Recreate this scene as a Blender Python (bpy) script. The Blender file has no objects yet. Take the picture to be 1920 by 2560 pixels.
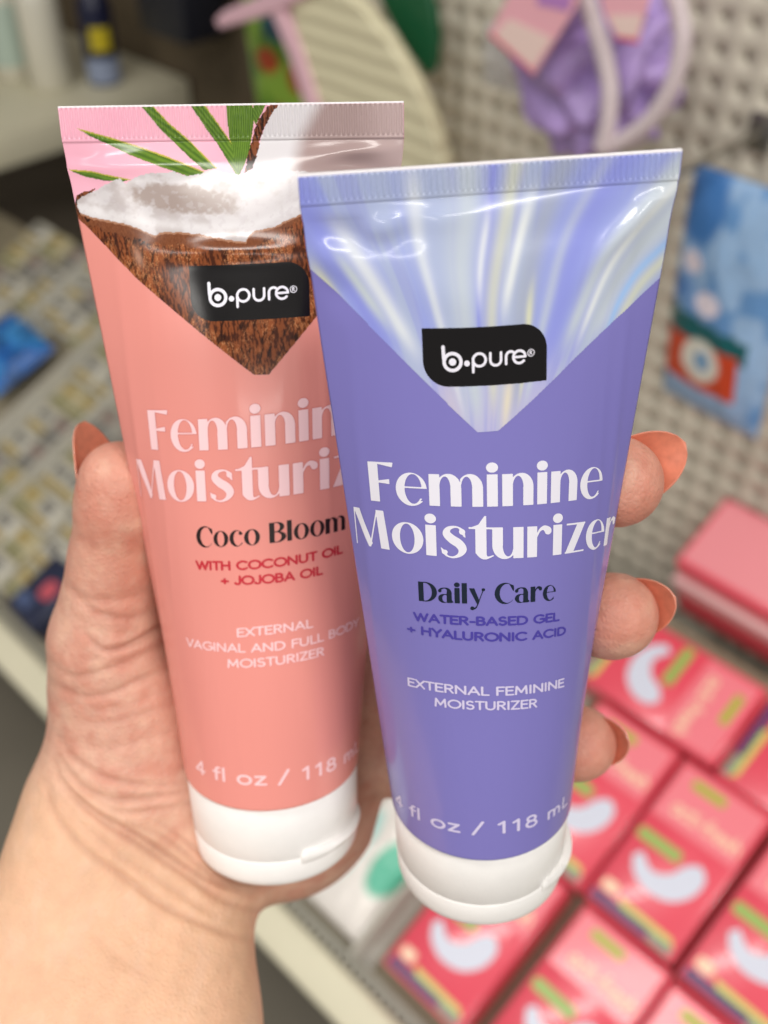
import bpy, bmesh, math, random
import numpy as np
from mathutils import Matrix, Vector
random.seed(7); rng = np.random.default_rng(7)
sc = bpy.context.scene
col = sc.collection

# ------------------------------------------------------------------ camera
B = np.array([[0.70142, 0.458874, -0.545384], [0.712739, -0.455434, 0.533463], [-0.003594, -0.762899, -0.646508]])
FPX, CX, CY = 2700.0, 960.0, 1280.0            # focal length and centre in photograph pixels
CAM = np.array([0, 0, 1.5])
cd = bpy.data.cameras.new('camera'); cam = bpy.data.objects.new('camera', cd); col.objects.link(cam)
cd.sensor_fit = 'VERTICAL'; cd.sensor_height = 36.0; cd.lens = FPX / 2560 * 36
cd.clip_start = 0.01; cd.clip_end = 60
cd.dof.use_dof = True; cd.dof.focus_distance = 0.195; cd.dof.aperture_fstop = cd.lens / 3.2
R4 = Matrix.Identity(4)
for i in range(3):
    R4[i][0] = B[i, 0]; R4[i][1] = -B[i, 1]; R4[i][2] = -B[i, 2]; R4[i][3] = CAM[i]
cam.matrix_world = R4
sc.camera = cam

# ------------------------------------------------------------------ light: the shop's ambient light and its ceiling lamps
w = bpy.data.worlds.new('World'); sc.world = w; w.use_nodes = True
w.node_tree.nodes['Background'].inputs[0].default_value = (1.0, 0.965, 0.92, 1)
w.node_tree.nodes['Background'].inputs[1].default_value = 0.31
def ceiling(x, y, ang, lx, ly, power):
    l = bpy.data.lights.new('ceiling_light', 'AREA'); l.shape = 'RECTANGLE'; l.size = lx; l.size_y = ly; l.energy = power; l.color = (1.0, 0.965, 0.915)
    o = bpy.data.objects.new('ceiling_light', l); col.objects.link(o); o.location = (x, y, 3.15); o.rotation_euler = (0, 0, ang)
ceiling(1.10, -2.06, math.radians(40), 1.5, .50, 42)
ceiling(1.25, .15, math.radians(40), 1.5, .30, 35)
ceiling(-1.0, -.75, math.radians(40), 1.5, .26, 24)
ceiling(4.2, -1.2, math.radians(40), 2.4, .3, 55)  # this and the next two: unseen lamps added for glints on the tubes
ceiling(.2, -5.2, math.radians(40), 2.4, .3, 40)
ceiling(3.6, -4.2, math.radians(40), 2.4, .3, 40)
sc.view_settings.view_transform = 'Standard'; sc.view_settings.look = 'None'
sc.view_settings.exposure = 0.0; sc.view_settings.gamma = 1.0

# ------------------------------------------------------------------ helpers
def tag(o, label=None, cat=None, group=None, kind=None):
    if label: o['label'] = label
    if cat: o['category'] = cat
    if group: o['group'] = group
    if kind: o['kind'] = kind
    return o
def empty(name, mat4=None):
    o = bpy.data.objects.new(name, None); col.objects.link(o); o.empty_display_size = 0.01
    if mat4 is not None: o.matrix_world = mat4
    return o
def lin(r, g, b):
    f = lambda c: (c / 255 / 12.92) if c <= 10 else ((c / 255 + 0.055) / 1.055) ** 2.4
    return (f(r), f(g), f(b))
def mesh(name, V, faces, mat=None, parent=None, smooth=True, cols=None, uvs=None):
    """faces: list of numpy int arrays (n,3)/(n,4)/... ; one mesh object"""
    V = np.asarray(V, np.float32)
    if isinstance(faces, np.ndarray): faces = [faces]
    faces = [np.asarray(f, np.int32) for f in faces if len(f)]
    me = bpy.data.meshes.new(name)
    nl = sum(f.size for f in faces); nf = sum(len(f) for f in faces)
    me.vertices.add(len(V)); me.vertices.foreach_set('co', V.ravel())
    me.loops.add(nl); me.polygons.add(nf)
    me.loops.foreach_set('vertex_index', np.concatenate([f.ravel() for f in faces]))
    tot = np.concatenate([np.full(len(f), f.shape[1], np.int32) for f in faces])
    st = np.concatenate([[0], np.cumsum(tot)[:-1]]).astype(np.int32)
    me.polygons.foreach_set('loop_start', st)
    try: me.polygons.foreach_set('loop_total', tot)
    except Exception: pass
    if smooth: me.polygons.foreach_set('use_smooth', np.ones(nf, bool))
    me.update(calc_edges=True)
    if cols is not None:
        a = me.color_attributes.new('Col', 'FLOAT_COLOR', 'POINT')
        c = np.ones((len(V), 4), np.float32); c[:, :3] = cols; a.data.foreach_set('color', c.ravel())
    if uvs is not None:
        ul = me.uv_layers.new(name='UVMap'); vi = np.concatenate([f.ravel() for f in faces])
        ul.data.foreach_set('uv', np.asarray(uvs, np.float32)[vi].ravel())
    me.validate()
    if mat is not None: me.materials.append(mat)
    o = bpy.data.objects.new(name, me); col.objects.link(o)
    if parent is not None: o.parent = parent
    return o
def bm_obj(name, bm, mat, parent=None, smooth=False, angle=None):
    me = bpy.data.meshes.new(name); bm.to_mesh(me); bm.free()
    if smooth:
        for p in me.polygons: p.use_smooth = True
        if angle:
            me.set_sharp_from_angle(angle=math.radians(angle))
    if mat: me.materials.append(mat)
    o = bpy.data.objects.new(name, me); col.objects.link(o)
    if parent is not None: o.parent = parent
    return o
def grid_faces(nu, nv, wrap=False):
    i = np.arange(nv - 1)[:, None] * nu; j = np.arange(nu if wrap else nu - 1)[None]
    j2 = (j + 1) % nu
    return np.stack([i + j, i + j2, i + nu + j2, i + nu + j], -1).reshape(-1, 4)
def copy_tree(o, parent=None):
    c = o.copy(); col.objects.link(c)
    if parent is not None: c.parent = parent
    for ch in o.children: copy_tree(ch, c)
    return c
def ray(u, v): return B @ np.array([u - CX, v - CY, FPX])
def at_wall(u, v, y): d = ray(u, v); return CAM + d * y / d[1]
def at_x(u, v, x): d = ray(u, v); return CAM + d * x / d[0]
def at_depth(u, v, d): return CAM + B @ np.array([(u - CX) * d / FPX, (v - CY) * d / FPX, d])

# ------------------------------------------------------------------ materials
def mat(name, rgb, rough=0.5, spec=0.5, metal=0, noise=0, nscale=30, bump=0, bscale=200, sss=0, coat=0, trans=0, alpha=1, attr=False, bdist=0.0005, bstretch=None):
    m = bpy.data.materials.new(name); m.use_nodes = True; nt = m.node_tree; p = nt.nodes['Principled BSDF']
    p.inputs['Roughness'].default_value = rough; p.inputs['Specular IOR Level'].default_value = spec
    p.inputs['Metallic'].default_value = metal; p.inputs['Coat Weight'].default_value = coat; p.inputs['Coat Roughness'].default_value = 0.08
    p.inputs['Transmission Weight'].default_value = trans; p.inputs['Alpha'].default_value = alpha
    p.inputs['Base Color'].default_value = (*rgb, 1)
    tc = nt.nodes.new('ShaderNodeTexCoord')
    if attr or noise:
        src = None
        if attr:
            a = nt.nodes.new('ShaderNodeAttribute'); a.attribute_name = 'Col'; src = a.outputs['Color']
        if noise:
            n = nt.nodes.new('ShaderNodeTexNoise'); n.inputs['Scale'].default_value = nscale; n.inputs['Detail'].default_value = 5
            nt.links.new(tc.outputs['Object'], n.inputs['Vector'])
            mp = nt.nodes.new('ShaderNodeMapRange'); mp.inputs[1].default_value = 0.25; mp.inputs[2].default_value = 0.75
            mp.inputs[3].default_value = 1 - noise; mp.inputs[4].default_value = 1 + noise
            nt.links.new(n.outputs['Fac'], mp.inputs[0])
            mx = nt.nodes.new('ShaderNodeMix'); mx.data_type = 'RGBA'; mx.blend_type = 'MULTIPLY'; mx.inputs[0].default_value = 1
            mx.inputs[6].default_value = (*rgb, 1)
            if src is not None: nt.links.new(src, mx.inputs[6])
            nt.links.new(mp.outputs[0], mx.inputs[7]); src = mx.outputs[2]
        nt.links.new(src, p.inputs['Base Color'])
    if bump:
        n = nt.nodes.new('ShaderNodeTexNoise'); n.inputs['Scale'].default_value = bscale; n.inputs['Detail'].default_value = 4
        if bstretch:
            mpn = nt.nodes.new('ShaderNodeMapping'); mpn.inputs['Scale'].default_value = bstretch; nt.links.new(tc.outputs['Object'], mpn.inputs['Vector']); nt.links.new(mpn.outputs[0], n.inputs['Vector'])
        else: nt.links.new(tc.outputs['Object'], n.inputs['Vector'])
        b = nt.nodes.new('ShaderNodeBump'); b.inputs['Strength'].default_value = bump; b.inputs['Distance'].default_value = bdist
        nt.links.new(n.outputs['Fac'], b.inputs['Height']); nt.links.new(b.outputs['Normal'], p.inputs['Normal'])
    if sss:
        p.inputs['Subsurface Weight'].default_value = sss; p.inputs['Subsurface Radius'].default_value = (1.0, 0.35, 0.18)
        p.inputs['Subsurface Scale'].default_value = 0.0035
    return m

# ------------------------------------------------------------------ lettering: strokes drawn into a fine mask, then contoured into a mesh
SS = 4
class Canvas:
    def __init__(s, x0, x1, y0, y1, cell):
        s.x0, s.y0, s.cell = x0, y0, cell
        s.nx = int((x1 - x0) / cell) + 2; s.ny = int((y1 - y0) / cell) + 2
        h = cell / SS
        s.X, s.Y = np.meshgrid(x0 - cell / 2 + (np.arange(s.nx * SS) + .5) * h, y0 - cell / 2 + (np.arange(s.ny * SS) + .5) * h)
        s.m = np.zeros(s.X.shape, bool)
    def cov(s):
        return s.m.reshape(s.ny, SS, s.nx, SS).mean((1, 3))
def contour(c, x0, y0, cell):
    """polygons where coverage c > 0.5, as (points, list of face arrays)"""
    c = np.pad(c, 1); x0 -= cell; y0 -= cell
    a, b, d, e = c[:-1, :-1], c[:-1, 1:], c[1:, 1:], c[1:, :-1]     # corners 0..3 anticlockwise
    code = (a > .5) * 1 + (b > .5) * 2 + (d > .5) * 4 + (e > .5) * 8
    cx = [0, 1, 1, 0]; cy = [0, 0, 1, 1]; val = [a, b, d, e]
    pts = []; faces = {}; n = 0
    for k in range(1, 16):
        jj, ii = np.nonzero(code == k)
        if not len(jj): continue
        polys = []
        ins = [(k >> q) & 1 for q in range(4)]
        if k in (5, 10):
            for q in range(4):
                if ins[q]: polys.append([('c', q), ('e', q), ('e', (q - 1) % 4)])
        else:
            pl = []
            for q in range(4):
                if ins[q]: pl.append(('c', q))
                if ins[q] != ins[(q + 1) % 4]: pl.append(('e', q))
            polys.append(pl)
        for pl in polys:
            vs = []
            for t, q in pl:
                if t == 'c': px, py = cx[q] + 0 * ii, cy[q] + 0 * ii
                else:
                    r = (q + 1) % 4; v0 = val[q][jj, ii]; v1 = val[r][jj, ii]; f = (0.5 - v0) / (v1 - v0)
                    px, py = cx[q] + f * (cx[r] - cx[q]), cy[q] + f * (cy[r] - cy[q])
                vs.append(np.stack([x0 + (ii + px) * cell, y0 + (jj + py) * cell], -1))
            P = np.stack(vs, 1); m = P.shape[1]
            pts.append(P.reshape(-1, 2)); faces.setdefault(m, []).append(n + np.arange(len(P) * m).reshape(-1, m)); n += len(P) * m
    return np.concatenate(pts), [np.concatenate(f) for f in faces.values()]

def in_poly(X, Y, P):
    r = np.zeros(X.shape, bool); n = len(P)
    for i in range(n):
        (xa, ya), (xb, yb) = P[i], P[(i + 1) % n]
        if ya == yb: continue
        r ^= ((ya > Y) != (yb > Y)) & (X < (xb - xa) * (Y - ya) / (yb - ya) + xa)
    return r
def ell(X, Y, cx, cy, rx, ry): return ((X - cx) / rx) ** 2 + ((Y - cy) / ry) ** 2 < 1
def rect(X, Y, x0, x1, y0, y1): return (X > x0) & (X < x1) & (Y > y0) & (Y < y1)
def spline(P, n=14):
    P = np.array(P, float); Q = np.vstack([2 * P[0] - P[1], P, 2 * P[-1] - P[-2]]); out = []
    for i in range(1, len(Q) - 2):
        t = np.linspace(0, 1, n, endpoint=False)[:, None]
        a, b, c, d = Q[i - 1], Q[i], Q[i + 1], Q[i + 2]
        out.append(.5 * ((2 * b) + (-a + c) * t + (2 * a - 5 * b + 4 * c - d) * t * t + (-a + 3 * b - 3 * c + d) * t ** 3))
    return np.vstack(out + [P[-1:]])
def brush(X, Y, P, n=14):          # P rows: x, y, width ; union of tapered strokes
    S = spline(P, n); r = np.zeros(X.shape, bool)
    for p, q in zip(S[:-1], S[1:]):
        dx, dy = q[0] - p[0], q[1] - p[1]; L = dx * dx + dy * dy + 1e-12
        t = np.clip(((X - p[0]) * dx + (Y - p[1]) * dy) / L, 0, 1)
        r |= (X - p[0] - t * dx) ** 2 + (Y - p[1] - t * dy) ** 2 < ((p[2] + t * (q[2] - p[2])) / 2) ** 2
    return r
XH = 0.765
def g_stem(x, y, x0, w=.245, h=XH): return rect(x, y, x0, x0 + w, 0, h)
def g_arch(x, y, x0):              # from a stem ending at x0 to the next one starting at x0+.24
    o = ell(x, y, x0 + .20, .44, .285, .34) & (y > .44) & (x > x0 - .02)
    i = ell(x, y, x0 + .12, .44, .125, .275) & (y > .0)
    return (o & ~i) | rect(x, y, x0 + .24, x0 + .485, 0, .445)
GL = {}
def glyph(ch, adv):
    def deco(f): GL[ch] = (f, adv); return f
    return deco
@glyph('F', .70)
def _(x, y): return rect(x, y, 0, .26, 0, 1) | in_poly(x, y, [(.2, 1), (.66, 1), (.63, .885), (.26, .95), (.2, .95)]) | in_poly(x, y, [(.2, .53), (.545, .59), (.545, .465), (.2, .49)])
def ring(x, y, cx, rx, ry, cyy, w, thin, sh=0): return ell(x, y, cx, cyy, rx, ry) & ~ell(x, y, cx + sh, cyy + .0, rx - w, ry - thin)
@glyph('e', .80)
def _(x, y):
    o = ell(x, y, .375, .372, .375, .405) & ~ell(x, y, .425, .385, .205, .362)
    o &= ~(rect(x, y, .40, 1, .10, .405) & ~ell(x, y, .36, .45, .36, .452) | rect(x, y, .52, 1, .16, .405))
    return o | (rect(x, y, .12, .735, .405, .44) & ell(x, y, .375, .372, .375, .405))
@glyph('m', 1.30)
def _(x, y): return g_stem(x, y, 0) | g_arch(x, y, .245) | g_arch(x, y, .73)
@glyph('n', .82)
def _(x, y): return g_stem(x, y, 0) | g_arch(x, y, .245)
@glyph('u', .82)
def _(x, y): return g_stem(x, y, .485) | rect(x, y, 0, .245, .32, XH) | ((ell(x, y, .285, .325, .285, .34) & (y < .325)) & ~(ell(x, y, .365, .325, .125, .275)))
@glyph('i', .345)
def _(x, y): return g_stem(x, y, 0) | ell(x, y, .122, .925, .135, .118)
@glyph('M', 1.16)
def _(x, y): return in_poly(x, y, [(0, 0), (.035, 0), (.085, .93), (.05, 1)]) | in_poly(x, y, [(.045, 1), (.27, 1), (.575, .10), (.50, 0), (.46, 0)]) | in_poly(x, y, [(.475, 0), (.515, 0), (.80, 1), (.76, 1)]) | in_poly(x, y, [(.745, 1), (.965, 1), (1.07, 0), (.82, 0)])
@glyph('o', .86)
def _(x, y): return ell(x, y, .4, .378, .4, .40) & ~ell(x, y, .4, .378, .185, .365)
@glyph('s', .645)
def _(x, y):
    b = brush(x, y, [(.545, .60, .035), (.50, .695, .04), (.36, .755, .045), (.20, .71, .10), (.145, .585, .18), (.26, .455, .21), (.42, .345, .215), (.50, .21, .19), (.43, .07, .10), (.27, .0, .045), (.11, .05, .04), (.04, .17, .035)])
    return b | in_poly(x, y, [(.42, .72), (.56, .62), (.575, .50), (.53, .52)]) | in_poly(x, y, [(.0, .24), (.03, .1), (.17, .03), (.07, .18)]) | ell(x, y, .50, .64, .07, .07) | ell(x, y, .09, .12, .07, .06)
@glyph('t', .53)
def _(x, y):
    o = rect(x, y, .15, .40, .12, .80) | in_poly(x, y, [(0, .735), (.22, .83), (.36, 1.04), (.40, 1.04), (.40, .735)]) | rect(x, y, .0, .56, .72, .765)
    return o | brush(x, y, [(.275, .16, .24), (.33, .06, .16), (.42, .02, .06), (.55, .07, .03)])
@glyph('r', .66)
def _(x, y): return g_stem(x, y, 0) | brush(x, y, [(.23, .50, .03), (.31, .66, .06), (.42, .715, .11), (.51, .66, .17), (.525, .63, .18)])
@glyph('z', .68)
def _(x, y): return rect(x, y, .03, .62, .72, XH) | rect(x, y, 0, .62, 0, .04) | in_poly(x, y, [(.37, XH), (.625, XH), (.25, 0), (0, 0)])
@glyph('C', .98)
def _(x, y):
    o = ell(x, y, .5, .5, .5, .53) & ~ell(x, y, .60, .5, .36, .475)
    o &= ~rect(x, y, .80, 2, .17, .72)
    return o | in_poly(x, y, [(.70, .98), (.93, .88), (.93, .62), (.89, .62)])
@glyph('D', 1.0)
def _(x, y): return rect(x, y, 0, .26, 0, 1) | (ell(x, y, .36, .5, .58, .5) & (x > .2) & ~ell(x, y, .32, .5, .37, .458)) | rect(x, y, .2, .36, .958, 1) | rect(x, y, .2, .36, 0, .042)
@glyph('B', .90)
def _(x, y): return rect(x, y, 0, .26, 0, 1) | (ell(x, y, .38, .755, .38, .245) & (x > .2) & ~ell(x, y, .34, .755, .20, .205)) | (ell(x, y, .38, .27, .47, .27) & (x > .2) & ~ell(x, y, .34, .27, .265, .232))
@glyph('l', .345)
def _(x, y): return rect(x, y, 0, .245, 0, 1.02)
@glyph('a', .80)
def _(x, y): return rect(x, y, .42, .665, 0, .52) | brush(x, y, [(.08, .60, .14), (.16, .70, .08), (.34, .745, .05), (.50, .67, .14), (.545, .52, .235)]) | (ell(x, y, .27, .215, .27, .225) & (x < .50) & ~ell(x, y, .345, .215, .145, .185)) | rect(x, y, .30, .5, .40, .44) | ell(x, y, .09, .60, .085, .085) | in_poly(x, y, [(.6, 0), (.74, .03), (.73, .08), (.6, .2)])
@glyph('y', .80)
def _(x, y): return in_poly(x, y, [(0, XH), (.255, XH), (.50, .12), (.40, -.08)]) | brush(x, y, [(.70, XH - .02, .04), (.54, .32, .04), (.40, -.06, .05), (.30, -.22, .07), (.18, -.27, .10)]) | ell(x, y, .15, -.235, .10, .095) | ell(x, y, .68, .70, .085, .075)
@glyph('c', .76)
def _(x, y):
    o = ell(x, y, .375, .378, .375, .405) & ~ell(x, y, .44, .378, .225, .365)
    o &= ~rect(x, y, .52, 2, .15, .56)
    return o | ell(x, y, .575, .62, .085, .085)
GL[' '] = (None, .42)
def word_mask(text, cell, cap):
    adv = [GL[c][1] for c in text]; W = sum(adv) - .08
    cv = Canvas(-.05, W + .05, -.4, 1.15, cell / cap)
    x = 0
    for ch, a in zip(text, adv):
        f = GL[ch][0]
        if f:
            sel = slice(None), slice(max(0, int((x - .12 - cv.X[0, 0]) / (cv.cell / SS))), int((x + a + .15 - cv.X[0, 0]) / (cv.cell / SS)) + 1)
            cv.m[sel] |= f(cv.X[sel] - x, cv.Y[sel])
        x += a
    return cv, W

# ------------------------------------------------------------------ the two tubes
def pose(Rrows, T):
    """tube frame in the camera frame (x right, y down, z away) to world; local y points to the back of the tube"""
    Rm = np.array(Rrows); L = np.stack([Rm[:, 0], -Rm[:, 1], Rm[:, 2]], 1)
    Wm = B @ L; t = CAM + B @ np.array(T); M = Matrix.Identity(4)
    for i in range(3):
        for j in range(3): M[i][j] = Wm[i, j]
        M[i][3] = t[i]
    return M
class Tube:
    def __init__(s, r, L, hc, k, dents, pitch):
        s.r, s.L, s.hc, s.k, s.Le = r, L, hc, k, L - hc
        s.dents, s.pitch = dents, pitch
    def map(s, S, Z, off=0.0, back=False):
        S = np.asarray(S, float); Z = np.asarray(Z, float)
        t = np.clip(1 - Z / s.Le, 0, 1); phi = S / s.r; a = s.k * s.r
        x = (1 - t) * a * phi + t * s.r * np.sin(phi)
        dy = t ** .8 * s.r * np.cos(phi)
        # outward normal estimate in the cross-section plane
        nx = t * np.sin(phi); ny = np.cos(phi) * (1 - t) + t * np.cos(phi) + 1e-3
        nl = np.hypot(nx, ny); nx, ny = nx / nl, ny / nl
        e = np.zeros_like(x)
        if not back:
            for (s0, z0, ws, wz, ang, h) in s.dents:
                c, q = math.cos(ang), math.sin(ang)
                u = (S - s0) * c + (Z - z0) * q; v = -(S - s0) * q + (Z - z0) * c
                e = e + h * np.exp(-(u / ws) ** 2 - (v / wz) ** 2)
            e = e * np.clip((s.Le - Z) / 2.5, 0, 1)
        # crimp: two pressed leaves with fine vertical ribs
        inc = np.clip((Z - s.Le) / .25, 0, 1)
        rib = np.clip((Z - s.Le - .7) / .35, 0, 1) * np.clip((s.L - .3 - Z) / .3, 0, 1)
        e = e + inc * .22 + rib * .14 * np.cos(2 * np.pi * S / s.pitch)
        e = e + off
        y = dy + .28 * (1 - t) ** 6 + ny * e; x = x + nx * e
        y = np.where(back, y, -y) if not back else y
        return np.stack([x, y, Z], -1) * 1e-3
def base_line(pts):
    s, z = np.array(pts).T
    return np.polyfit(s, z, 2 if len(pts) > 2 else 1)
def lettering(tube, name, text, s0, s1, pts, cap, m, parent, off=.06, smax=31.5, cell=.085, rim=None):
    cv, W = word_mask(text, cell, cap); sc_ = (s1 - s0) / W
    P, F = contour(cv.cov(), cv.x0, cv.y0, cv.cell)
    S = s0 + P[:, 0] * sc_; Z = np.polyval(base_line(pts), S) + P[:, 1] * cap
    ok = np.abs(S) < smax
    F = [f[ok[f].all(1)] for f in F]
    o = mesh(name, tube.map(S, Z, off), F, m, parent)
    if rim is not None:
        k = 6; M = cv.m.copy()
        for dx, dy in [(k, 0), (-k, 0), (0, k), (0, -k), (4, 4), (-4, 4), (4, -4), (-4, -4)]: M |= np.roll(np.roll(cv.m, dx, 1), dy, 0)
        cv.m = M; P, F = contour(cv.cov(), cv.x0, cv.y0, cv.cell); S = s0 + P[:, 0] * sc_; Z = np.polyval(base_line(pts), S) + P[:, 1] * cap
        ok = np.abs(S) < smax; mesh('letter_outline', tube.map(S, Z, off - .03), [f[ok[f].all(1)] for f in F], rim, o)
    return o
# plain capitals drawn with an even round pen (cap height 1)
def _arc(cx, cy, rx, ry, a0, a1, n=16):
    a = np.radians(np.linspace(a0, a1, n)); return [(cx + rx * math.cos(t), cy + ry * math.sin(t)) for t in a]
PEN = {
 'A': (.84, [[(.03, 0), (.40, 1), (.77, 0)], [(.17, .32), (.63, .32)]]),
 'B': (.68, [[(.07, 0), (.07, 1), (.30, 1)] + _arc(.30, .77, .24, .23, 90, -90) + [(.07, .54)], [(.30, .54)] + _arc(.32, .27, .28, .27, 90, -90) + [(.07, 0)]]),
 'C': (.90, [_arc(.50, .5, .46, .50, 48, 312, 28)]),
 'D': (.86, [[(.07, 0), (.07, 1), (.30, 1)] + _arc(.32, .5, .46, .5, 90, -90, 22) + [(.07, 0)]]),
 'E': (.62, [[(.55, 1), (.07, 1), (.07, 0), (.56, 0)], [(.07, .53), (.50, .53)]]),
 'F': (.58, [[(.54, 1), (.07, 1), (.07, 0)], [(.07, .52), (.48, .52)]]),
 'G': (.94, [_arc(.50, .5, .46, .50, 50, 340, 30) + [(.86, .16), (.86, .48), (.58, .48)]]),
 'H': (.82, [[(.07, 0), (.07, 1)], [(.70, 0), (.70, 1)], [(.07, .53), (.70, .53)]]),
 'I': (.24, [[(.09, 0), (.09, 1)]]), 'J': (.52, [[(.42, 1), (.42, .25)] + _arc(.22, .22, .20, .22, 0, -165, 12)]),
 'L': (.56, [[(.07, 1), (.07, 0), (.52, 0)]]),
 'M': (1.0, [[(.07, 0), (.12, 1), (.47, .22), (.82, 1), (.87, 0)]]), 'N': (.86, [[(.07, 0), (.07, 1), (.73, 0), (.73, 1)]]),
 'O': (1.02, [_arc(.50, .5, .46, .50, 0, 360, 36)]),
 'R': (.70, [[(.07, 0), (.07, 1), (.30, 1)] + _arc(.31, .75, .26, .25, 90, -90) + [(.07, .5)], [(.32, .5), (.60, 0)]]),
 'S': (.64, [_arc(.30, .755, .23, .245, 40, 250, 16) + _arc(.30, .265, .25, .265, 70, -150, 18)]),
 'T': (.66, [[(.02, 1), (.62, 1)], [(.32, 1), (.32, 0)]]),
 'U': (.82, [[(.07, 1), (.07, .34)] + _arc(.38, .32, .31, .32, 180, 360, 18) + [(.69, 1)]]),
 'V': (.78, [[(.02, 1), (.38, 0), (.74, 1)]]), 'W': (1.16, [[(.02, 1), (.30, 0), (.56, .96), (.82, 0), (1.10, 1)]]),
 'X': (.74, [[(.03, 0), (.68, 1)], [(.03, 1), (.68, 0)]]), 'Y': (.72, [[(.02, 1), (.35, .45), (.68, 1)], [(.35, .45), (.35, 0)]]),
 'Z': (.68, [[(.04, 1), (.60, 1), (.04, 0), (.62, 0)]]), '+': (.72, [[(.06, .38), (.62, .38)], [(.34, .10), (.34, .66)]]), '-': (.42, [[(.06, .36), (.34, .36)]]),
 ' ': (.36, []), '4': (.74, [[(.50, 0), (.50, 1), (.04, .26), (.66, .26)]]), '/': (.60, [[(.04, -.08), (.50, 1.06)]]),
 '1': (.62, [[(.12, .80), (.36, 1), (.36, 0)]]), '8': (.74, [_arc(.34, .765, .22, .235, 0, 360, 24), _arc(.34, .27, .27, .27, 0, 360, 24)]),
 'f': (.42, [[(.18, 0), (.18, .80)] + _arc(.34, .82, .16, .20, 180, 80, 8), [(.02, .64), (.38, .64)]]), 'l': (.30, [[(.10, 0), (.10, 1.04)]]),
 'o': (.80, [_arc(.37, .33, .33, .34, 0, 360, 30)]), 'z': (.62, [[(.05, .64), (.52, .64), (.05, 0), (.55, 0)]]),
 'm': (1.08, [[(.09, 0), (.09, .64)], [(.09, .40)] + _arc(.29, .42, .20, .24, 180, 0, 14) + [(.49, 0)], [(.49, .40)] + _arc(.69, .42, .20, .24, 180, 0, 14) + [(.89, 0)]]),
}
def print_line(tube, text, s0, s1, pts, cap, pen=.15, track=.07, off=.07, smax=31.5):
    W = sum(PEN[c][0] + track for c in text) - track
    cv = Canvas(-.15, W + .15, -.2, 1.2, .06 / cap); x = 0; h = cv.cell / SS
    for ch in text:
        a, strokes = PEN[ch]; i0 = max(0, int((x - .2 - cv.X[0, 0]) / h)); i1 = int((x + a + .25 - cv.X[0, 0]) / h)
        for st in strokes:
            P = [(px * 1.0, pen / 2 + py * (1 - pen), pen) for px, py in st]
            cv.m[:, i0:i1] |= brush(cv.X[:, i0:i1] - x, cv.Y[:, i0:i1], P, 1)
        x += a + track
    P, F = contour(cv.cov(), cv.x0, cv.y0, cv.cell)
    S = s0 + P[:, 0] / W * (s1 - s0); Z = np.polyval(base_line(pts), S) + P[:, 1] * cap
    ok = np.abs(S) < smax
    return tube.map(S, Z, off), [f[ok[f].all(1)] for f in F]
def printed(name, parts, m, parent):
    V = []; F = []; n = 0
    for v, fs in parts: V.append(v); F += [f + n for f in fs]; n += len(v)
    return mesh(name, np.concatenate(V), F, m, parent)
def sleeve(tube, m, parent, name='tube_sleeve'):
    ph = np.linspace(-np.pi / 2, np.pi / 2, 141); zs = np.concatenate([[-.55, -.5, -.35, 0], np.linspace(.4, tube.Le, 330)])
    S, Z = np.meshgrid(ph * tube.r, zs)
    Zc = np.maximum(Z, 0)
    f = tube.map(S, Zc, 0.0); b = tube.map(S, Zc, 0.0, back=True)
    for q in (f, b):
        q[..., 2] = Z * 1e-3
        sh = np.where(Z < 0, 1 - .6 * (Z / .55) ** 2 / tube.r, 1); sh = np.where(Z <= -.55, .93, sh)
        q[..., 0] *= sh; q[..., 1] *= sh
    ring = np.concatenate([f, b[:, -2:0:-1]], 1); nu = ring.shape[1]
    return mesh(name, ring.reshape(-1, 3), grid_faces(nu, len(zs), True), m, parent)
def crimp(tube, m, parent):
    n = int(np.pi * tube.r / .13); ss = np.linspace(-np.pi / 2 * tube.r, np.pi / 2 * tube.r, n)
    zs = np.concatenate([[tube.Le + .0, tube.Le + .12, tube.Le + .26, tube.Le + .7, tube.Le + .9, tube.Le + 1.1], np.linspace(tube.Le + 1.4, tube.L - .6, 8), [tube.L - .45, tube.L - .3, tube.L - .1, tube.L]])
    S, Z = np.meshgrid(ss, zs)
    f = tube.map(S, Z, .0); b = tube.map(S, Z, .0, back=True)
    ring = np.concatenate([f, b[:, ::-1]], 1); nu = ring.shape[1]
    F = grid_faces(nu, len(zs), True); top = (len(zs) - 1) * nu
    i = np.arange(n - 1); capf = np.stack([top + i, top + i + 1, top + nu - 2 - i, top + nu - 1 - i], -1)
    o = mesh('crimp_seal', ring.reshape(-1, 3), [F, capf], m, parent)
    o.data.materials.append(m_cut); k = np.zeros(len(F) + len(capf), np.int32); k[len(F) - 2 * nu:] = 1; o.data.polygons.foreach_set('material_index', k); return o
def lathe(name, prof, m, parent, n=96, smooth=True, rfun=None):
    a = np.linspace(0, 2 * np.pi, n, endpoint=False); P = np.array(prof, float) * 1e-3
    V = np.stack([np.stack([r * np.sin(a), -r * np.cos(a), z + 0 * a], -1) for r, z in P])
    return mesh(name, V.reshape(-1, 3), grid_faces(n, len(P), True), m, parent, smooth)
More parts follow.
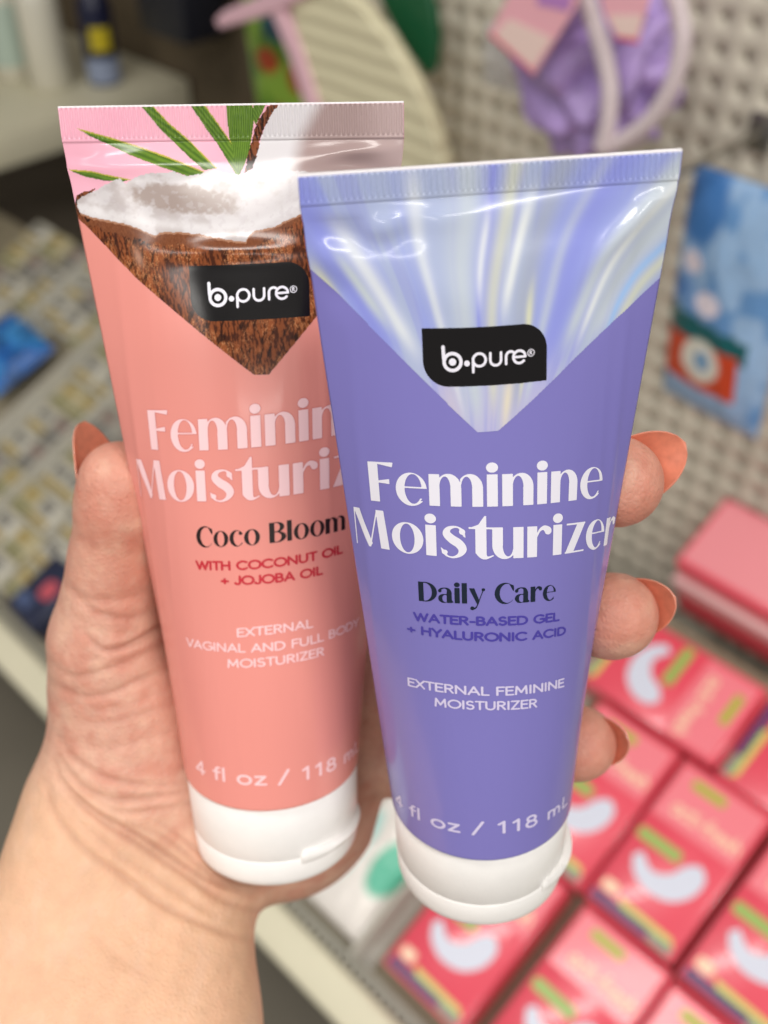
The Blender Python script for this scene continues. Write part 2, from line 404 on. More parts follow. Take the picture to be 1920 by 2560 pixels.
def cap_parts(rt, rb, ch, m, parent, lip0, lip1):
    zs = -ch * .66
    rr = lambda z: rt + (rb - rt) * (-z / ch)
    c = lathe('cap', [(rt - 1.2, -.2), (rt - .25, -.35), (rt, -.7), (rr(zs + .35), zs + .35), (rr(zs) - .12, zs + .10), (rr(zs) - 1.0, zs + .08)], m, parent)
    lathe('flip_lid', [(rr(zs) - 1.0, zs - .08), (rr(zs) - .10, zs - .12), (rr(zs) + .03, zs - .35), (rr(-ch + 2.4), -ch + 2.4), (rb - .25, -ch + 1.1), (rb - .9, -ch + .35), (rb - 2.0, -ch), (.02, -ch)], m, c)
    # thumb ledge: a crescent that stands proud of the lid
    n = 40; V = []
    for i in range(n):
        t = i / (n - 1); a = math.radians(lip0 + (lip1 - lip0) * t)
        pr = 1.7 * (math.sin(math.pi * (t * .93 + .07)) ** .6); h = 2.1 * (1 - t * .75) * min(1, t * 30 + .3)
        rz = rr(zs)
        for (dr, dz) in ((-.4, h), (pr * .55, h * .95), (pr, h * .35), (pr * .8, -.8), (-.4, -2.6)):
            V.append(((rz + dr) * math.sin(a), -(rz + dr) * math.cos(a), zs + dz))
    F = []
    for i in range(n - 1):
        for j in range(4): F.append((i * 5 + j, i * 5 + j + 1, i * 5 + 6 + j, i * 5 + 5 + j))
    V = np.array(V) * 1e-3
    o = mesh('lid_tab', V, [np.array(F), np.array([[0, 1, 2, 3, 4], [n * 5 - 1, n * 5 - 2, n * 5 - 3, n * 5 - 4, n * 5 - 5]])], m, c, smooth=True)
    o.data.set_sharp_from_angle(angle=math.radians(50))
    return c
# the maker's mark: rounded badge with its word in round strokes
def badge(tube, s0, s1, z0, z1, slope, rad, m_badge, m_white, parent):
    cv = Canvas(s0 - .3, s1 + .3, z0 - 2.5, z1 + 2.5, .1); X, Y = cv.X, cv.Y - (cv.X - (s0 + s1) / 2) * slope
    cv.m = rect(X, Y, s0, s1, z0, z1)
    cv.m &= ~((X > s1 - rad) & (Y > z1 - rad) & ~ell(X, Y, s1 - rad, z1 - rad, rad, rad))
    cv.m &= ~((X < s0 + rad) & (Y < z0 + rad) & ~ell(X, Y, s0 + rad, z0 + rad, rad, rad))
    P, F = contour(cv.cov(), cv.x0, cv.y0, cv.cell)
    o = mesh('logo_badge', tube.map(P[:, 0], P[:, 1], .062), F, m_badge, parent)
    W, H = s1 - s0, z1 - z0
    cv = Canvas(s0, s1, z0 - 2, z1 + 2, .07); X = (cv.X - s0) / W * 100; Y = (cv.Y - (cv.X - (s0 + s1) / 2) * slope - z0) / H * 46.5
    # units: badge 100 wide, 46.5 high
    def arc(cx, cy, r, a0, a1, w, n=24, ry=None):
        a = np.radians(np.linspace(a0, a1, n)); return brush(X, Y, np.stack([cx + r * np.cos(a), cy + (ry or r) * np.sin(a), w + 0 * a], -1), 1)
    def seg(*p, w=2.0): return brush(X, Y, [(x, y, w) for x, y in p], 1)
    M = seg((16.4, 31.8), (16.6, 24), (17.0, 20.5), w=2.7) | arc(23.6, 19.8, 6.7, -180, 180, 2.7, 40) | ell(X, Y, 23.6, 19.8, 2.9, 2.9)
    M |= ell(X, Y, 35, 18.4, 2.3, 2.3)
    M |= seg((39.9, 11.4), (39.9, 22), w=2.1) | arc(44.9, 20.8, 5.0, -180, 180, 2.1, 36)
    M |= seg((53.6, 25.6), (53.6, 20.2), w=2.1) | arc(57.9, 20.2, 4.3, 180, 360, 2.1) | seg((62.2, 20.2), (62.2, 25.8), w=2.1)
    M |= seg((66.2, 16.4), (66.2, 22.4), w=2.1) | arc(70.0, 22.3, 3.7, 60, 180, 2.1)
    M |= arc(77.0, 21.2, 4.9, 0, 318, 2.1, 30) | seg((72.2, 21.2), (81.8, 21.2), w=1.9)
    M |= arc(86.6, 23.6, 2.75, -180, 180, .62, 24) | seg((85.7, 22.2), (85.7, 25.1), w=.6) | arc(86.4, 24.4, .72, -90, 90, .6, 8) | seg((85.7, 25.1), (86.4, 25.1), w=.6) | seg((85.7, 23.7), (86.5, 23.7), w=.6) | seg((86.4, 23.7), (87.4, 22.2), w=.6)
    cv.m = M
    P, F = contour(cv.cov(), cv.x0, cv.y0, cv.cell)
    mesh('logo_lettering', tube.map(P[:, 0], P[:, 1], .095), F, m_white, o)
    return o
def fbm(x, y, seed, octaves=4):
    r = np.random.default_rng(seed); out = np.zeros(np.broadcast(x, y).shape); amp = 1; tot = 0
    for o in range(octaves):
        G = r.random((64, 64)); xi = np.floor(x).astype(int); yi = np.floor(y).astype(int); fx = x - xi; fy = y - yi
        fx = fx * fx * (3 - 2 * fx); fy = fy * fy * (3 - 2 * fy)
        g = lambda a, b: G[a % 64, b % 64]
        out += amp * ((g(xi, yi) * (1 - fx) + g(xi + 1, yi) * fx) * (1 - fy) + (g(xi, yi + 1) * (1 - fx) + g(xi + 1, yi + 1) * fx) * fy)
        tot += amp; amp *= .5; x = x * 2 + 7.3; y = y * 2 + 3.1
    return out / tot
def art(tube, inside, paint, s_lim, z_lo, z_hi, step, m, parent):
    ss = np.arange(-s_lim, s_lim + step / 2, step); zs = np.arange(z_lo, z_hi, step); zs = np.append(zs, z_hi)
    S, Z = np.meshgrid(ss, zs); F = grid_faces(len(ss), len(zs))
    keep = inside(S.ravel()[F].mean(1), Z.ravel()[F].mean(1)); F = F[keep]
    c = paint(S, Z).reshape(-1, 3)
    used = np.unique(F); rem = np.full(S.size, -1); rem[used] = np.arange(len(used))
    V = tube.map(S, Z, .034).reshape(-1, 3)[used]
    return mesh('art_panel', V, rem[F], m, parent, cols=c[used])
L3 = lambda r, g, b: np.array(lin(r, g, b))
def mixc(c, col3, a): return c * (1 - a[..., None]) + np.asarray(col3) * a[..., None]
def sstep(x, a, b): t = np.clip((x - a) / (b - a), 0, 1); return t * t * (3 - 2 * t)

m_cut = mat('cut_edge', lin(240, 236, 240), .4)
m_white_ink = mat('white_ink', lin(234, 232, 244), .34)
m_badge = mat('badge_black', lin(12, 9, 11), .14, .5)
m_cap = mat('cap_plastic', lin(240, 238, 236), .34, .45, noise=.02, nscale=300, bump=.15, bscale=1500)

# ---- purple tube
pt = Tube(20.0, 136.88, 4.95, .9609, [(-24, 127, 5, 2.6, -.25, -1.1), (-14, 127.5, 4.5, 2.4, .35, -.8), (25, 127, 7, 1.6, .75, .6), (-28, 123, 2.2, 4, .3, .6), (-15, 128, 9, 2.2, .15, .7), (-27, 119, 3.0, 5, .5, -.5), (22, 124, 9, 2.5, .75, .5), (25, 118, 10, 2.0, .95, -.45), (-8, 117, 8, 4, -.5, .35), (10, 126, 10, 3, .1, -.25), (25.8, 80, 1.3, 45, .03, .20), (22.0, 70, .9, 40, .02, .07), (-26.5, 78, 1.4, 45, -.03, .18), (-8, 40, 14, 18, .3, -.35), (14, 22, 10, 16, -.2, .25)], .98)
PT = empty('squeeze_tube', pose([[.992346, .118398, -.035089], [-.092758, .527096, -.844728], [.081519, -.841518, -.534044]], [.0215532, .061341, .2402635]))
tag(PT, 'lavender squeeze tube with pearly silver streaks, in front of the coral one', 'tube')
m_pur = mat('lavender_plastic', lin(126, 120, 192), .24, .5, bump=.35, bscale=110, bdist=.0008, bstretch=(1, 1, .10), coat=.25)
sleeve(pt, m_pur, PT)
m_foil = mat('pearl_foil', (1, 1, 1), .16, .6, attr=True, bump=.16, bscale=60, coat=.4, bdist=.0007)
crimp(pt, mat('lavender_crimp', lin(158, 158, 214), .3), PT)
def vz_p(S):      # lower edge of the pearly panel
    S = np.asarray(S, float)
    l = np.interp(S, [-32, -30.25, -17.15, -2.76], [122.6, 120.9, 107.64, 93.1]); r = np.interp(S, [-.62, 14.61, 29.84, 32], [92.94, 104.5, 114.93, 116.4])
    v = np.where(S < -1.7, l, r)
    return np.maximum(v, 93.7)
def paint_p(S, Z):
    D = Z - 72; th = np.arctan2(S + 1.7, D); rr = np.hypot(S + 1.7, D)
    wob = .022 * np.sin(rr * .10 + 2 * fbm(th * 3 + 5, rr * .03, 19, 2) * 3) ; th = th + wob
    base = np.zeros(S.shape + (3,)) + L3(154, 165, 228)
    base = mixc(base, L3(186, 184, 222), sstep(-Z, -112, -96))
    n = fbm(th * 9 + 20 + .18 * np.sin(rr * .11), rr * .018 + 4, 3, 4); n2 = fbm(th * 22 + 9 + .4 * np.sin(rr * .09 + 1), rr * .03, 11, 3)
    base = mixc(base, L3(178, 190, 216), sstep(n + S * .0026, .50, .68) * .75)
    base = mixc(base, L3(146, 152, 222), sstep(n2, .54, .70) * .45)
    def streak(t0, w, r0, r1, c, a, bend=0.0):
        tt = t0 + bend * (rr - r0) / 40; k = np.exp(-((th - tt) / w) ** 2) * sstep(rr, r0, r0 + 9) * (1 - sstep(rr, r1 - 9, r1))
        nonlocal base; base = mixc(base, c, np.clip(k * a, 0, 1))
    pale, yel, wht, blu, gry = L3(196, 206, 216), L3(220, 222, 182), L3(232, 237, 238), L3(140, 147, 228), L3(166, 174, 192)
    for t0, w_, r0, r1, c, a, b in ((-.62, .05, 30, 75, pale, 1, -.10), (-.55, .028, 34, 62, yel, 1.0, .02), (-.66, .02, 38, 70, wht, .7, -.05), (-.42, .045, 34, 90, blu, .8, -.05), (-.30, .03, 34, 66, wht, .8, -.13), (-.36, .022, 40, 62, pale, 1, -.16),
            (-.14, .018, 22, 70, wht, .6, -.05), (-.06, .05, 20, 90, pale, .9, .0), (-.01, .010, 30, 80, blu, .8, .02), (.04, .028, 22, 80, yel, .65, .02), (.10, .02, 38, 64, wht, .95, .05), (.0, .012, 40, 62, wht, .8, .0),
            (.16, .045, 22, 95, gry, .8, .03), (.24, .02, 24, 80, pale, .9, .06), (.20, .014, 24, 50, yel, .8, .0), (.31, .05, 30, 95, blu, .7, .02), (.38, .03, 34, 90, pale, .9, .10), (.44, .016, 36, 80, wht, .9, .06), (.50, .04, 36, 95, pale, .9, .04), (.56, .014, 38, 80, L3(150, 190, 240), .8, .03), (.60, .02, 38, 80, yel, .6, .02), (.12, .03, 18, 36, L3(226, 218, 196), .9, 0), (-.2, .05, 18, 36, L3(196, 190, 214), .9, 0)):
        streak(t0, w_, r0, r1, c, a, b)
    return np.clip(base, 0, 1)
art(pt, lambda S, Z: Z > vz_p(S), paint_p, 31.3, 92.6, 136.55, .15, m_foil, PT)
badge(pt, -12.55, 9.15, 101.7, 111.6, -.02, 4.4, m_badge, m_white_ink, PT)
m_navy = mat('navy_ink', lin(12, 28, 48), .4); m_blue = mat('blue_ink', lin(72, 62, 160), .4)
lettering(pt, 'title_lettering', 'Feminine', -24.4, 22.7, [(-24.39, 79.5), (-6.54, 80.05), (18.77, 77.3)], 7.9, m_white_ink, PT)
lettering(pt, 'title_lettering', 'Moisturizer', -29.6, 30.4, [(-27, 69.4), (-2.85, 69.98), (13.47, 67.4), (21.65, 65.9)], 8.0, m_white_ink, PT, smax=30.6)
lettering(pt, 'variant_lettering', 'Daily Care', -15.2, 11.8, [(-15.17, 60.3), (-1.88, 60.55), (11.69, 58.6)], 4.15, m_navy, PT)
printed('ingredient_lettering', [print_line(pt, 'WATER-BASED GEL', -16.4, 12.9, [(-16.08, 55.66), (-1.93, 55.87), (12.94, 53.51)], 2.0, .20),
        print_line(pt, '+ HYALURONIC ACID', -18.1, 14.8, [(-18.0, 52.6), (-1.97, 52.49), (14.74, 49.7)], 2.0, .20)], m_blue, PT)
m_lav_ink = mat('pale_ink', lin(214, 206, 236), .4)
printed('description_lettering', [print_line(pt, 'EXTERNAL FEMININE', -18.8, 14.9, [(-18.87, 39.82), (-2.29, 40.42), (14.85, 37.62)], 2.1, .165),
        print_line(pt, 'MOISTURIZER', -12.8, 8.1, [(-12.74, 36.88), (-2.32, 37.11), (8.06, 35.77)], 2.1, .165)], m_lav_ink, PT)
printed('volume_lettering', [print_line(pt, '4 fl oz / 118 mL', -26.0, 18.6, [(-26, 4.2), (-9.55, 6.6), (-4.63, 6.8), (7.37, 6.43), (18.08, 4.83)], 3.3, .15, .10)], m_lav_ink, PT)
cap_parts(19.45, 19.1, 23.5, m_cap, PT, 33, 104)

# ---- coral tube
kt = Tube(20.6, 144.87, 6.59, 1.0069, [(26, 133, 8, 2.5, -.35, -.8), (22, 136, 6, 1.6, .1, .6), (-20, 134, 14, 1.6, .04, .35), (-28, 130, 3, 6, .2, -.4), (0, 118.6, 12, 1.9, .015, .34), (-26.0, 80, 1.4, 45, -.03, .20), (-19, 70, 1.0, 40, -.02, .07), (17.5, 88, 1.1, 22, .02, .16), (-4, 45, 14, 16, -.3, -.35), (6, 22, 12, 14, .2, .2)], .92)
KT = empty('squeeze_tube', pose([[.998051, -.060401, -.015686], [.008343, .378248, -.925667], [-.061844, -.923731, -.378015]], [-.0265944, .0578448, .25646]))
tag(KT, 'coral squeeze tube printed with a coconut and palm leaves, behind the lavender one', 'tube')
m_cor = mat('coral_plastic', lin(231, 147, 137), .24, .5, bump=.35, bscale=110, bdist=.0008, bstretch=(1, 1, .10), coat=.25)
sleeve(kt, m_cor, KT)
crimp(kt, mat('pink_crimp', lin(240, 176, 196), .3), KT)
def vz_k(S):
    S = np.asarray(S, float)
    l = np.interp(S, [-33, -31.9, -21, -11.03, 3.39], [125.2, 124.0, 113.44, 105.86, 94.72]); r = np.interp(S, [5.52, 15.76, 33], [94.68, 106.02, 125.0])
    return np.maximum(np.where(S < 4.45, l, r), 95.1)
ART = dict(
 leaf1=[(-29.3,141.0),(-24.2,139.6),(-18.5,137.8),(-12.0,135.6),(-5.4,133.0),(-5.0,132.5),(-8.7,132.2),(-14.5,134.2),(-19.5,136.0),(-22.8,137.6),(-26.7,139.4)],
 leaf2=[(-16.8,145.1),(-14.5,145.0),(-11.6,141.7),(-8.5,139.0),(-2.8,133.5),(-5.3,133.2),(-9.4,136.7),(-13.3,140.6)],
 leaf3=[(-7.4,145.0),(-4.7,145.0),(-2.1,141.2),(0.1,137.9),(1.3,135.4),(1.3,132.1),(0.6,132.5),(-1.9,136.6),(-4.3,140.1)],
 leaf4=[(-0.6,145.1),(4.4,145.0),(4.5,141.9),(3.4,136.9),(2.5,134.2),(1.3,132.1),(0.5,135.4),(-0.4,139.3)],
 leaf5=[(4.6,145.0),(7.1,145.0),(4.8,141.1),(4.3,142.3)],
 leaf6=[(-32.3,133.5),(-27.7,133.2),(-23.4,132.3),(-19.7,131.6),(-21.7,131.2),(-25.3,131.4),(-29.2,132.1)],
 rim=[(7.9,145.0),(9.4,145.0),(6.9,141.5),(5.7,139.2),(5.1,136.9),(4.0,133.5),(2.3,132.5),(3.0,135.8),(4.1,139.2),(5.5,142.3)],
 flesh=[(-31.8,127.7),(-31.9,126.5),(-31.6,125.0),(-29.3,124.2),(-26.0,123.7),(-22.2,123.1),(-19.5,122.3),(-16.8,121.3),(-15.7,120.9),(-14.5,121.6),(-11.0,121.6),(-6.7,121.2),(-3.3,120.6),(0.1,120.0),(2.3,119.8),(2.8,120.9),(4.3,121.9),(7.6,122.4),(10.1,123.6),(13.1,124.7),(16.0,126.3),(18.1,129.4),(16.5,131.9),(13.6,132.8),(10.3,132.9),(6.2,133.1),(3.8,133.2),(1.3,132.3),(-1.2,132.7),(-2.9,133.2),(-4.5,133.2),(-6.2,132.5),(-8.7,132.2),(-11.2,133.0),(-12.9,132.8),(-15.9,132.7),(-18.1,132.3),(-20.9,130.9),(-22.1,131.8),(-25.4,130.5),(-28.8,129.1),(-30.9,128.3)],
 edge=[(-32.3,126.9),(-31.9,128.5),(-30.2,129.4),(-27.6,129.8),(-28.9,128.9),(-31.0,127.9),(-31.7,126.5),(-31.4,124.8),(-29.4,124.1),(-30.5,123.6),(-32.3,124.6)])
def paint_k(S, Z):
    jx = (fbm(S * 1.7, Z * 1.7, 5, 3) - .5) * .5; jy = (fbm(S * 1.7 + 9, Z * 1.7, 6, 3) - .5) * .5
    c = np.zeros(S.shape + (3,)) + L3(240, 172, 194)
    c = mixc(c, L3(246, 190, 206), fbm(S * .08, Z * .08, 8, 2))
    # far coconut half: white flesh turning into the taupe of its shaded bowl
    xe = np.interp(Z, [132, 139, 145], [10.2, 12.3, 16.0])
    right = sstep(S, np.interp(Z, [132, 136, 139, 142, 145], [3.5, 4.6, 5.6, 7.0, 8.8]), np.interp(Z, [132, 136, 139, 142, 145], [3.7, 4.8, 5.8, 7.2, 9.0]))
    cr = mixc(np.zeros_like(c) + L3(216, 212, 215), L3(164, 140, 137), sstep(S - xe, -1.2, 3.2) * .95)
    cr = mixc(cr, L3(196, 174, 172), sstep(S, 22, 31) * .7)
    c = c * (1 - right[..., None]) + cr * right[..., None]
    g = fbm(S * 1.2 + 4, Z * 1.2, 21, 4)
    for nm in ('leaf1', 'leaf2', 'leaf3', 'leaf4', 'leaf5', 'leaf6'):
        P = ART[nm]; m = in_poly(S + jx * .3, Z + jy * .3, P)
        k0 = {'leaf1': (.36, 1.0), 'leaf2': (.75, 1.0), 'leaf3': (1.3, 1.0), 'leaf4': (6, .3), 'leaf5': (2, 1), 'leaf6': (.25, 1)}[nm]
        v = np.sin((S * k0[0] + Z * k0[1]) * 5.5 + g * 2) * .5 + .5
        lc = mixc(np.zeros_like(c) + L3(58, 92, 30), L3(118, 150, 52), v * .55 + g * .35)
        yel = ~in_poly(S + .16, Z - .2 + 0 * S, P) | False
        edge = m & ~in_poly(S + .05, Z + .26, P)
        c[m] = lc[m]; c[edge] = L3(186, 176, 70)
    fib = fbm(S * 3.2 + Z * .5, Z * .75 - S * .25, 31, 5); fib2 = fbm(S * 9 + Z * 3.0, Z * 2.1 - S * 1.4, 33, 3); low = fbm(S * .22, Z * .22, 35, 3)
    hk = mixc(np.zeros_like(c) + L3(70, 32, 16), L3(158, 86, 46), np.clip(sstep(fib, .36, .62) * .75 + (low - .5) * .7, 0, 1))
    hk = mixc(hk, L3(206, 142, 94), sstep(fib2, .55, .72) * sstep(low, .35, .6) * .8)
    hk = mixc(hk, L3(30, 14, 8), sstep(fbm(S * 1.6 - Z * .5, Z * .45, 37, 3), .60, .75) * .8)
    hk = mixc(hk, L3(20, 12, 10), np.exp(-((S + 18.4) / 2.0) ** 2 - ((Z - 120.3) / .9) ** 2))
    hk = mixc(hk, L3(180, 140, 120), np.exp(-((S + 19.6 - (117 - Z) * .25) / .9) ** 2 - ((Z - 117.2) / 1.8) ** 2) * .8)
    lowz = np.interp(S, [-32, -15, 3, 18, 32], [124.8, 121.2, 120.2, 129, 131])
    husk = (Z < lowz + 2.0) & (S + Z * 0 > -33)
    c[husk] = hk[husk]
    band = husk & (Z > lowz - 1.6 + jy * 4); rc = mixc(np.zeros_like(c) + L3(96, 48, 24), L3(140, 84, 52), fib2); c[band] = rc[band]
    for nm in ('rim', 'edge'):
        m = in_poly(S + jx, Z + jy, ART[nm]); rc2 = mixc(np.zeros_like(c) + L3(46, 24, 16), L3(128, 72, 44), sstep(fib, .4, .65)); c[m] = rc2[m]
    fl = in_poly(S + jx * .9, Z + jy * .9, ART['flesh'])
    fn = fbm(S * .35, Z * .5, 41, 4); fn2 = fbm(S * 1.1, Z * 1.3, 43, 3)
    fc = mixc(np.zeros_like(c) + L3(212, 207, 209), L3(182, 172, 171), sstep(fn, .42, .7) * .8)
    d = ((S + 9.5) / 11.5) ** 2 + ((Z - 128.0 + .10 * (S + 9)) / 2.9) ** 2
    fc = mixc(fc, L3(158, 140, 132), (1 - sstep(d + (fn2 - .5) * .7, .45, 1.1)) * .85)
    fc = mixc(fc, L3(232, 229, 231), np.exp(-((Z - np.interp(S, [-31, -17, -5, 4, 16], [126, 123.8, 122.8, 123.2, 128])) / 1.0) ** 2) * .6)
    fc = mixc(fc, L3(198, 190, 194), sstep(fn2, .56, .72) * .35)
    c[fl] = fc[fl]
    ln = fl & ~in_poly(S + jx * .9, Z + jy * .9 - .38, ART['flesh']) & (Z < 126)
    c[ln] = L3(168, 120, 92)
    return np.clip(c, 0, 1)
m_print = mat('glossy_print', (1, 1, 1), .13, .38, attr=True, bump=.10, bscale=60, bdist=.0006)
art(kt, lambda S, Z: Z > vz_k(S), paint_k, 32.3, 94.0, 144.55, .13, m_print, KT)
badge(kt, -9.1, 14.3, 105.6, 116.1, .035, 4.5, m_badge, m_white_ink, KT)
m_rim = mat('outline_ink', lin(206, 104, 98), .35); m_pink_ink = mat('pale_pink_ink', lin(250, 208, 212), .3, .6); m_bk = mat('black_ink', lin(28, 10, 10), .4); m_red = mat('red_ink', lin(196, 34, 52), .4)
lettering(kt, 'title_lettering', 'Feminine', -21.4, 27.2, [(-21.09, 78.5), (-2.23, 80.3), (16.47, 81.7)], 8.3, m_pink_ink, KT, rim=m_rim)
lettering(kt, 'title_lettering', 'Moisturizer', -27.6, 36.6, [(-27, 67.2), (-18.7, 68.02), (-8.59, 69.0), (4.22, 70.5), (19.49, 71.0)], 8.4, m_pink_ink, KT, rim=m_rim)
lettering(kt, 'variant_lettering', 'Coco Bloom', -10.9, 21.9, [(-10.82, 59.23), (4.56, 60.72), (21.66, 61.3)], 4.3, m_bk, KT)
printed('ingredient_lettering', [print_line(kt, 'WITH COCONUT OIL', -11.4, 21.2, [(-11.19, 54.14), (4.4, 55.4), (21.0, 56.1)], 2.1, .20),
        print_line(kt, '+ JOJOBA OIL', -5.8, 16.1, [(-5.83, 51.5), (4.26, 52.06), (16.02, 52.52)], 2.1, .20)], m_red, KT)
printed('description_lettering', [print_line(kt, 'EXTERNAL', -2.8, 13.6, [(-2.83, 40.21), (5.25, 41.0), (13.57, 41.2)], 2.0, .15),
        print_line(kt, 'VAGINAL AND FULL BODY', -15.8, 26.8, [(-15.19, 35.9), (2.15, 37.08), (15.89, 37.55), (26.76, 37.5)], 2.0, .15),
        print_line(kt, 'MOISTURIZER', -5.2, 16.2, [(-5.22, 33.15), (5.0, 34.0), (16.18, 34.2)], 2.0, .15)], m_pink_ink, KT)
printed('volume_lettering', [print_line(kt, '4 fl oz / 118 mL', -15.9, 29.5, [(-15.78, 5.45), (-4.12, 5.96), (3.72, 6.04), (16.06, 5.78), (28.78, 3.94)], 3.4, .15, .10)], m_pink_ink, KT)
cap_parts(20.1, 19.75, 22.6, m_cap, KT, 26, 96)

# ------------------------------------------------------------------ the hand: one continuous skin grown from tapered bones
def P3(u, v, d): return np.array([(u - CX) * d / FPX * 1e3, (v - CY) * d / FPX * 1e3, d * 1e3])      # camera frame, mm
CH = {   # chains of (u, v, depth, radius mm)
 'index': [(800, 1330, .276, 10.5), (1110, 1285, .254, 9.4), (1440, 1215, .2245, 8.3), (1540, 1203, .2125, 8.5), (1549, 1207, .2115, 8.3)],
 'middle': [(860, 1510, .282, 10.5), (1130, 1530, .268, 9.6), (1425, 1543, .2395, 8.5), (1530, 1540, .227, 8.7), (1541, 1539, .226, 8.5)],
 'ring': [(890, 1690, .288, 10.0), (1130, 1780, .282, 9.2), (1345, 1848, .263, 8.2), (1440, 1858, .2505, 8.4), (1450, 1858, .2495, 8.2)],
 'pinky': [(880, 1870, .292, 9.0), (1080, 1950, .287, 8.0), (1230, 1985, .276, 7.2), (1310, 1990, .270, 7.0)],
 'thumb': [(345, 1930, .268, 17.5), (268, 1600, .256, 13.4), (296, 1395, .2485, 10.9), (303, 1265, .242, 10.0), (302, 1208, .2395, 9.5)],
}
BODY = [  # (a, b) capsules of the palm, the heel, the wrist and the forearm
 ((300, 1990, .270, 15), (300, 1720, .266, 15)), ((400, 1900, .274, 20), (420, 1740, .274, 19)),
 ((560, 1980, .286, 18), (800, 1360, .282, 13)), ((640, 1960, .290, 18), (860, 1520, .288, 13)), ((720, 1990, .296, 19), (890, 1690, .294, 13)), ((790, 1995, .298, 18), (880, 1870, .297, 12)),
 ((210, 2085, .262, 15), (20, 2560, .250, 18)), ((470, 2190, .272, 17), (415, 2600, .252, 20)), ((340, 2120, .270, 19), (215, 2580, .254, 24)),
 ((20, 2560, .250, 18), (-230, 3150, .225, 20)), ((415, 2600, .252, 20), (330, 3300, .225, 23)), ((215, 2580, .254, 24), (50, 3250, .225, 26)),
 ((340, 2060, .272, 18), (700, 2060, .290, 19)), ((230, 2000, .264, 13), (220, 2090, .263, 14)),
]
def cone(G, a, b, ra, rb):
    ba = b - a; l2 = ba @ ba; t = np.clip(((G - a) @ ba) / l2, 0, 1)
    return np.sqrt((((G - a) - t[..., None] * ba) ** 2).sum(-1)) - (ra + (rb - ra) * t)
def smin(a, b, k): h = np.maximum(k - np.abs(a - b), 0) / k; return np.minimum(a, b) - h * h * k / 4
lo = np.array([-112, -32, 196.]); hi = np.array([62, 160, 322.]); hs = 1.0
n3 = ((hi - lo) / hs).astype(int) + 1
ax = [lo[i] + hs * np.arange(n3[i]) for i in range(3)]
G = np.stack(np.meshgrid(*ax, indexing='ij'), -1).astype(np.float32)
body = None
for (a, b) in BODY:
    d = cone(G, P3(*a[:3]).astype(np.float32), P3(*b[:3]).astype(np.float32), a[3], b[3])
    body = d if body is None else smin(body, d, 11.0)
fld = body
for nm, c in CH.items():
    f = None
    for p, q in zip(c[:-1], c[1:]):
        d = cone(G, P3(*p[:3]).astype(np.float32), P3(*q[:3]).astype(np.float32), p[3], q[3]); f = d if f is None else smin(f, d, 2.5)
    fld = smin(fld, f, 9.0 if nm == 'thumb' else 5.0)
del G
def surface_nets(f, ax, h):
    s = f < 0
    cells = np.zeros(np.array(f.shape) - 1, np.float32); acc = np.zeros(cells.shape + (3,), np.float32)
    sl = lambda d, o: tuple(slice(o[i], f.shape[i] - 1 + o[i]) for i in range(3))
    corners = [(i, j, k) for i in (0, 1) for j in (0, 1) for k in (0, 1)]
    for c in corners:
        for d in range(3):
            if c[d] == 0:
                e = list(c); e[d] = 1
                fa, fb = f[sl(0, c)], f[sl(0, e)]; m = (fa < 0) != (fb < 0)
                t = np.where(m, fa / np.where(m, fa - fb, 1), 0)
                cells += m
                for i in range(3): acc[..., i] += m * (c[i] + (t if i == d else 0))
    act = cells > 0; idx = np.full(cells.shape, -1); idx[act] = np.arange(act.sum())
    V = acc[act] / cells[act][:, None] + np.argwhere(act)
    V = V * h + np.array([a[0] for a in ax]); F = []
    for d in range(3):
        u, v = [(1, 2), (2, 0), (0, 1)][d]
        a = [slice(1, -1)] * 3; a[d] = slice(0, -1); b = list(a); b[d] = slice(1, None)
        fa, fb = s[tuple(a)], s[tuple(b)]; m = fa != fb
        I = np.argwhere(m) + np.array([0 if i == d else 1 for i in range(3)])
        q = []
        for du, dv in ((0, 0), (-1, 0), (-1, -1), (0, -1)):
            J = I.copy(); J[:, u] += du; J[:, v] += dv; q.append(idx[J[:, 0], J[:, 1], J[:, 2]])
        Q = np.stack(q, -1); flip = ~fa[m]; Q[flip] = Q[flip][:, ::-1]; F.append(Q)
    F = np.concatenate(F); return V, F[(F >= 0).all(1)]
HV, HF = surface_nets(fld, ax, hs)
# smooth a little, then press the skin folds in
def vnormals(V, F):
    n = np.cross(V[F[:, 2]] - V[F[:, 0]], V[F[:, 3]] - V[F[:, 1]]); N = np.zeros_like(V)
    for i in range(4): np.add.at(N, F[:, i], n)
    return N / (np.linalg.norm(N, axis=1, keepdims=True) + 1e-12)
def relax(V, F, it, k):
    cnt = np.zeros(len(V))
    for i in range(4): np.add.at(cnt, F[:, i], 2)
    for _ in range(it):
        A = np.zeros_like(V)
        for i in range(4): np.add.at(A, F[:, i], V[F[:, (i + 1) % 4]] + V[F[:, i - 1]])
        V = V + k * (A / cnt[:, None] - V)
    return V
HV = relax(HV, HF, 5, .5)
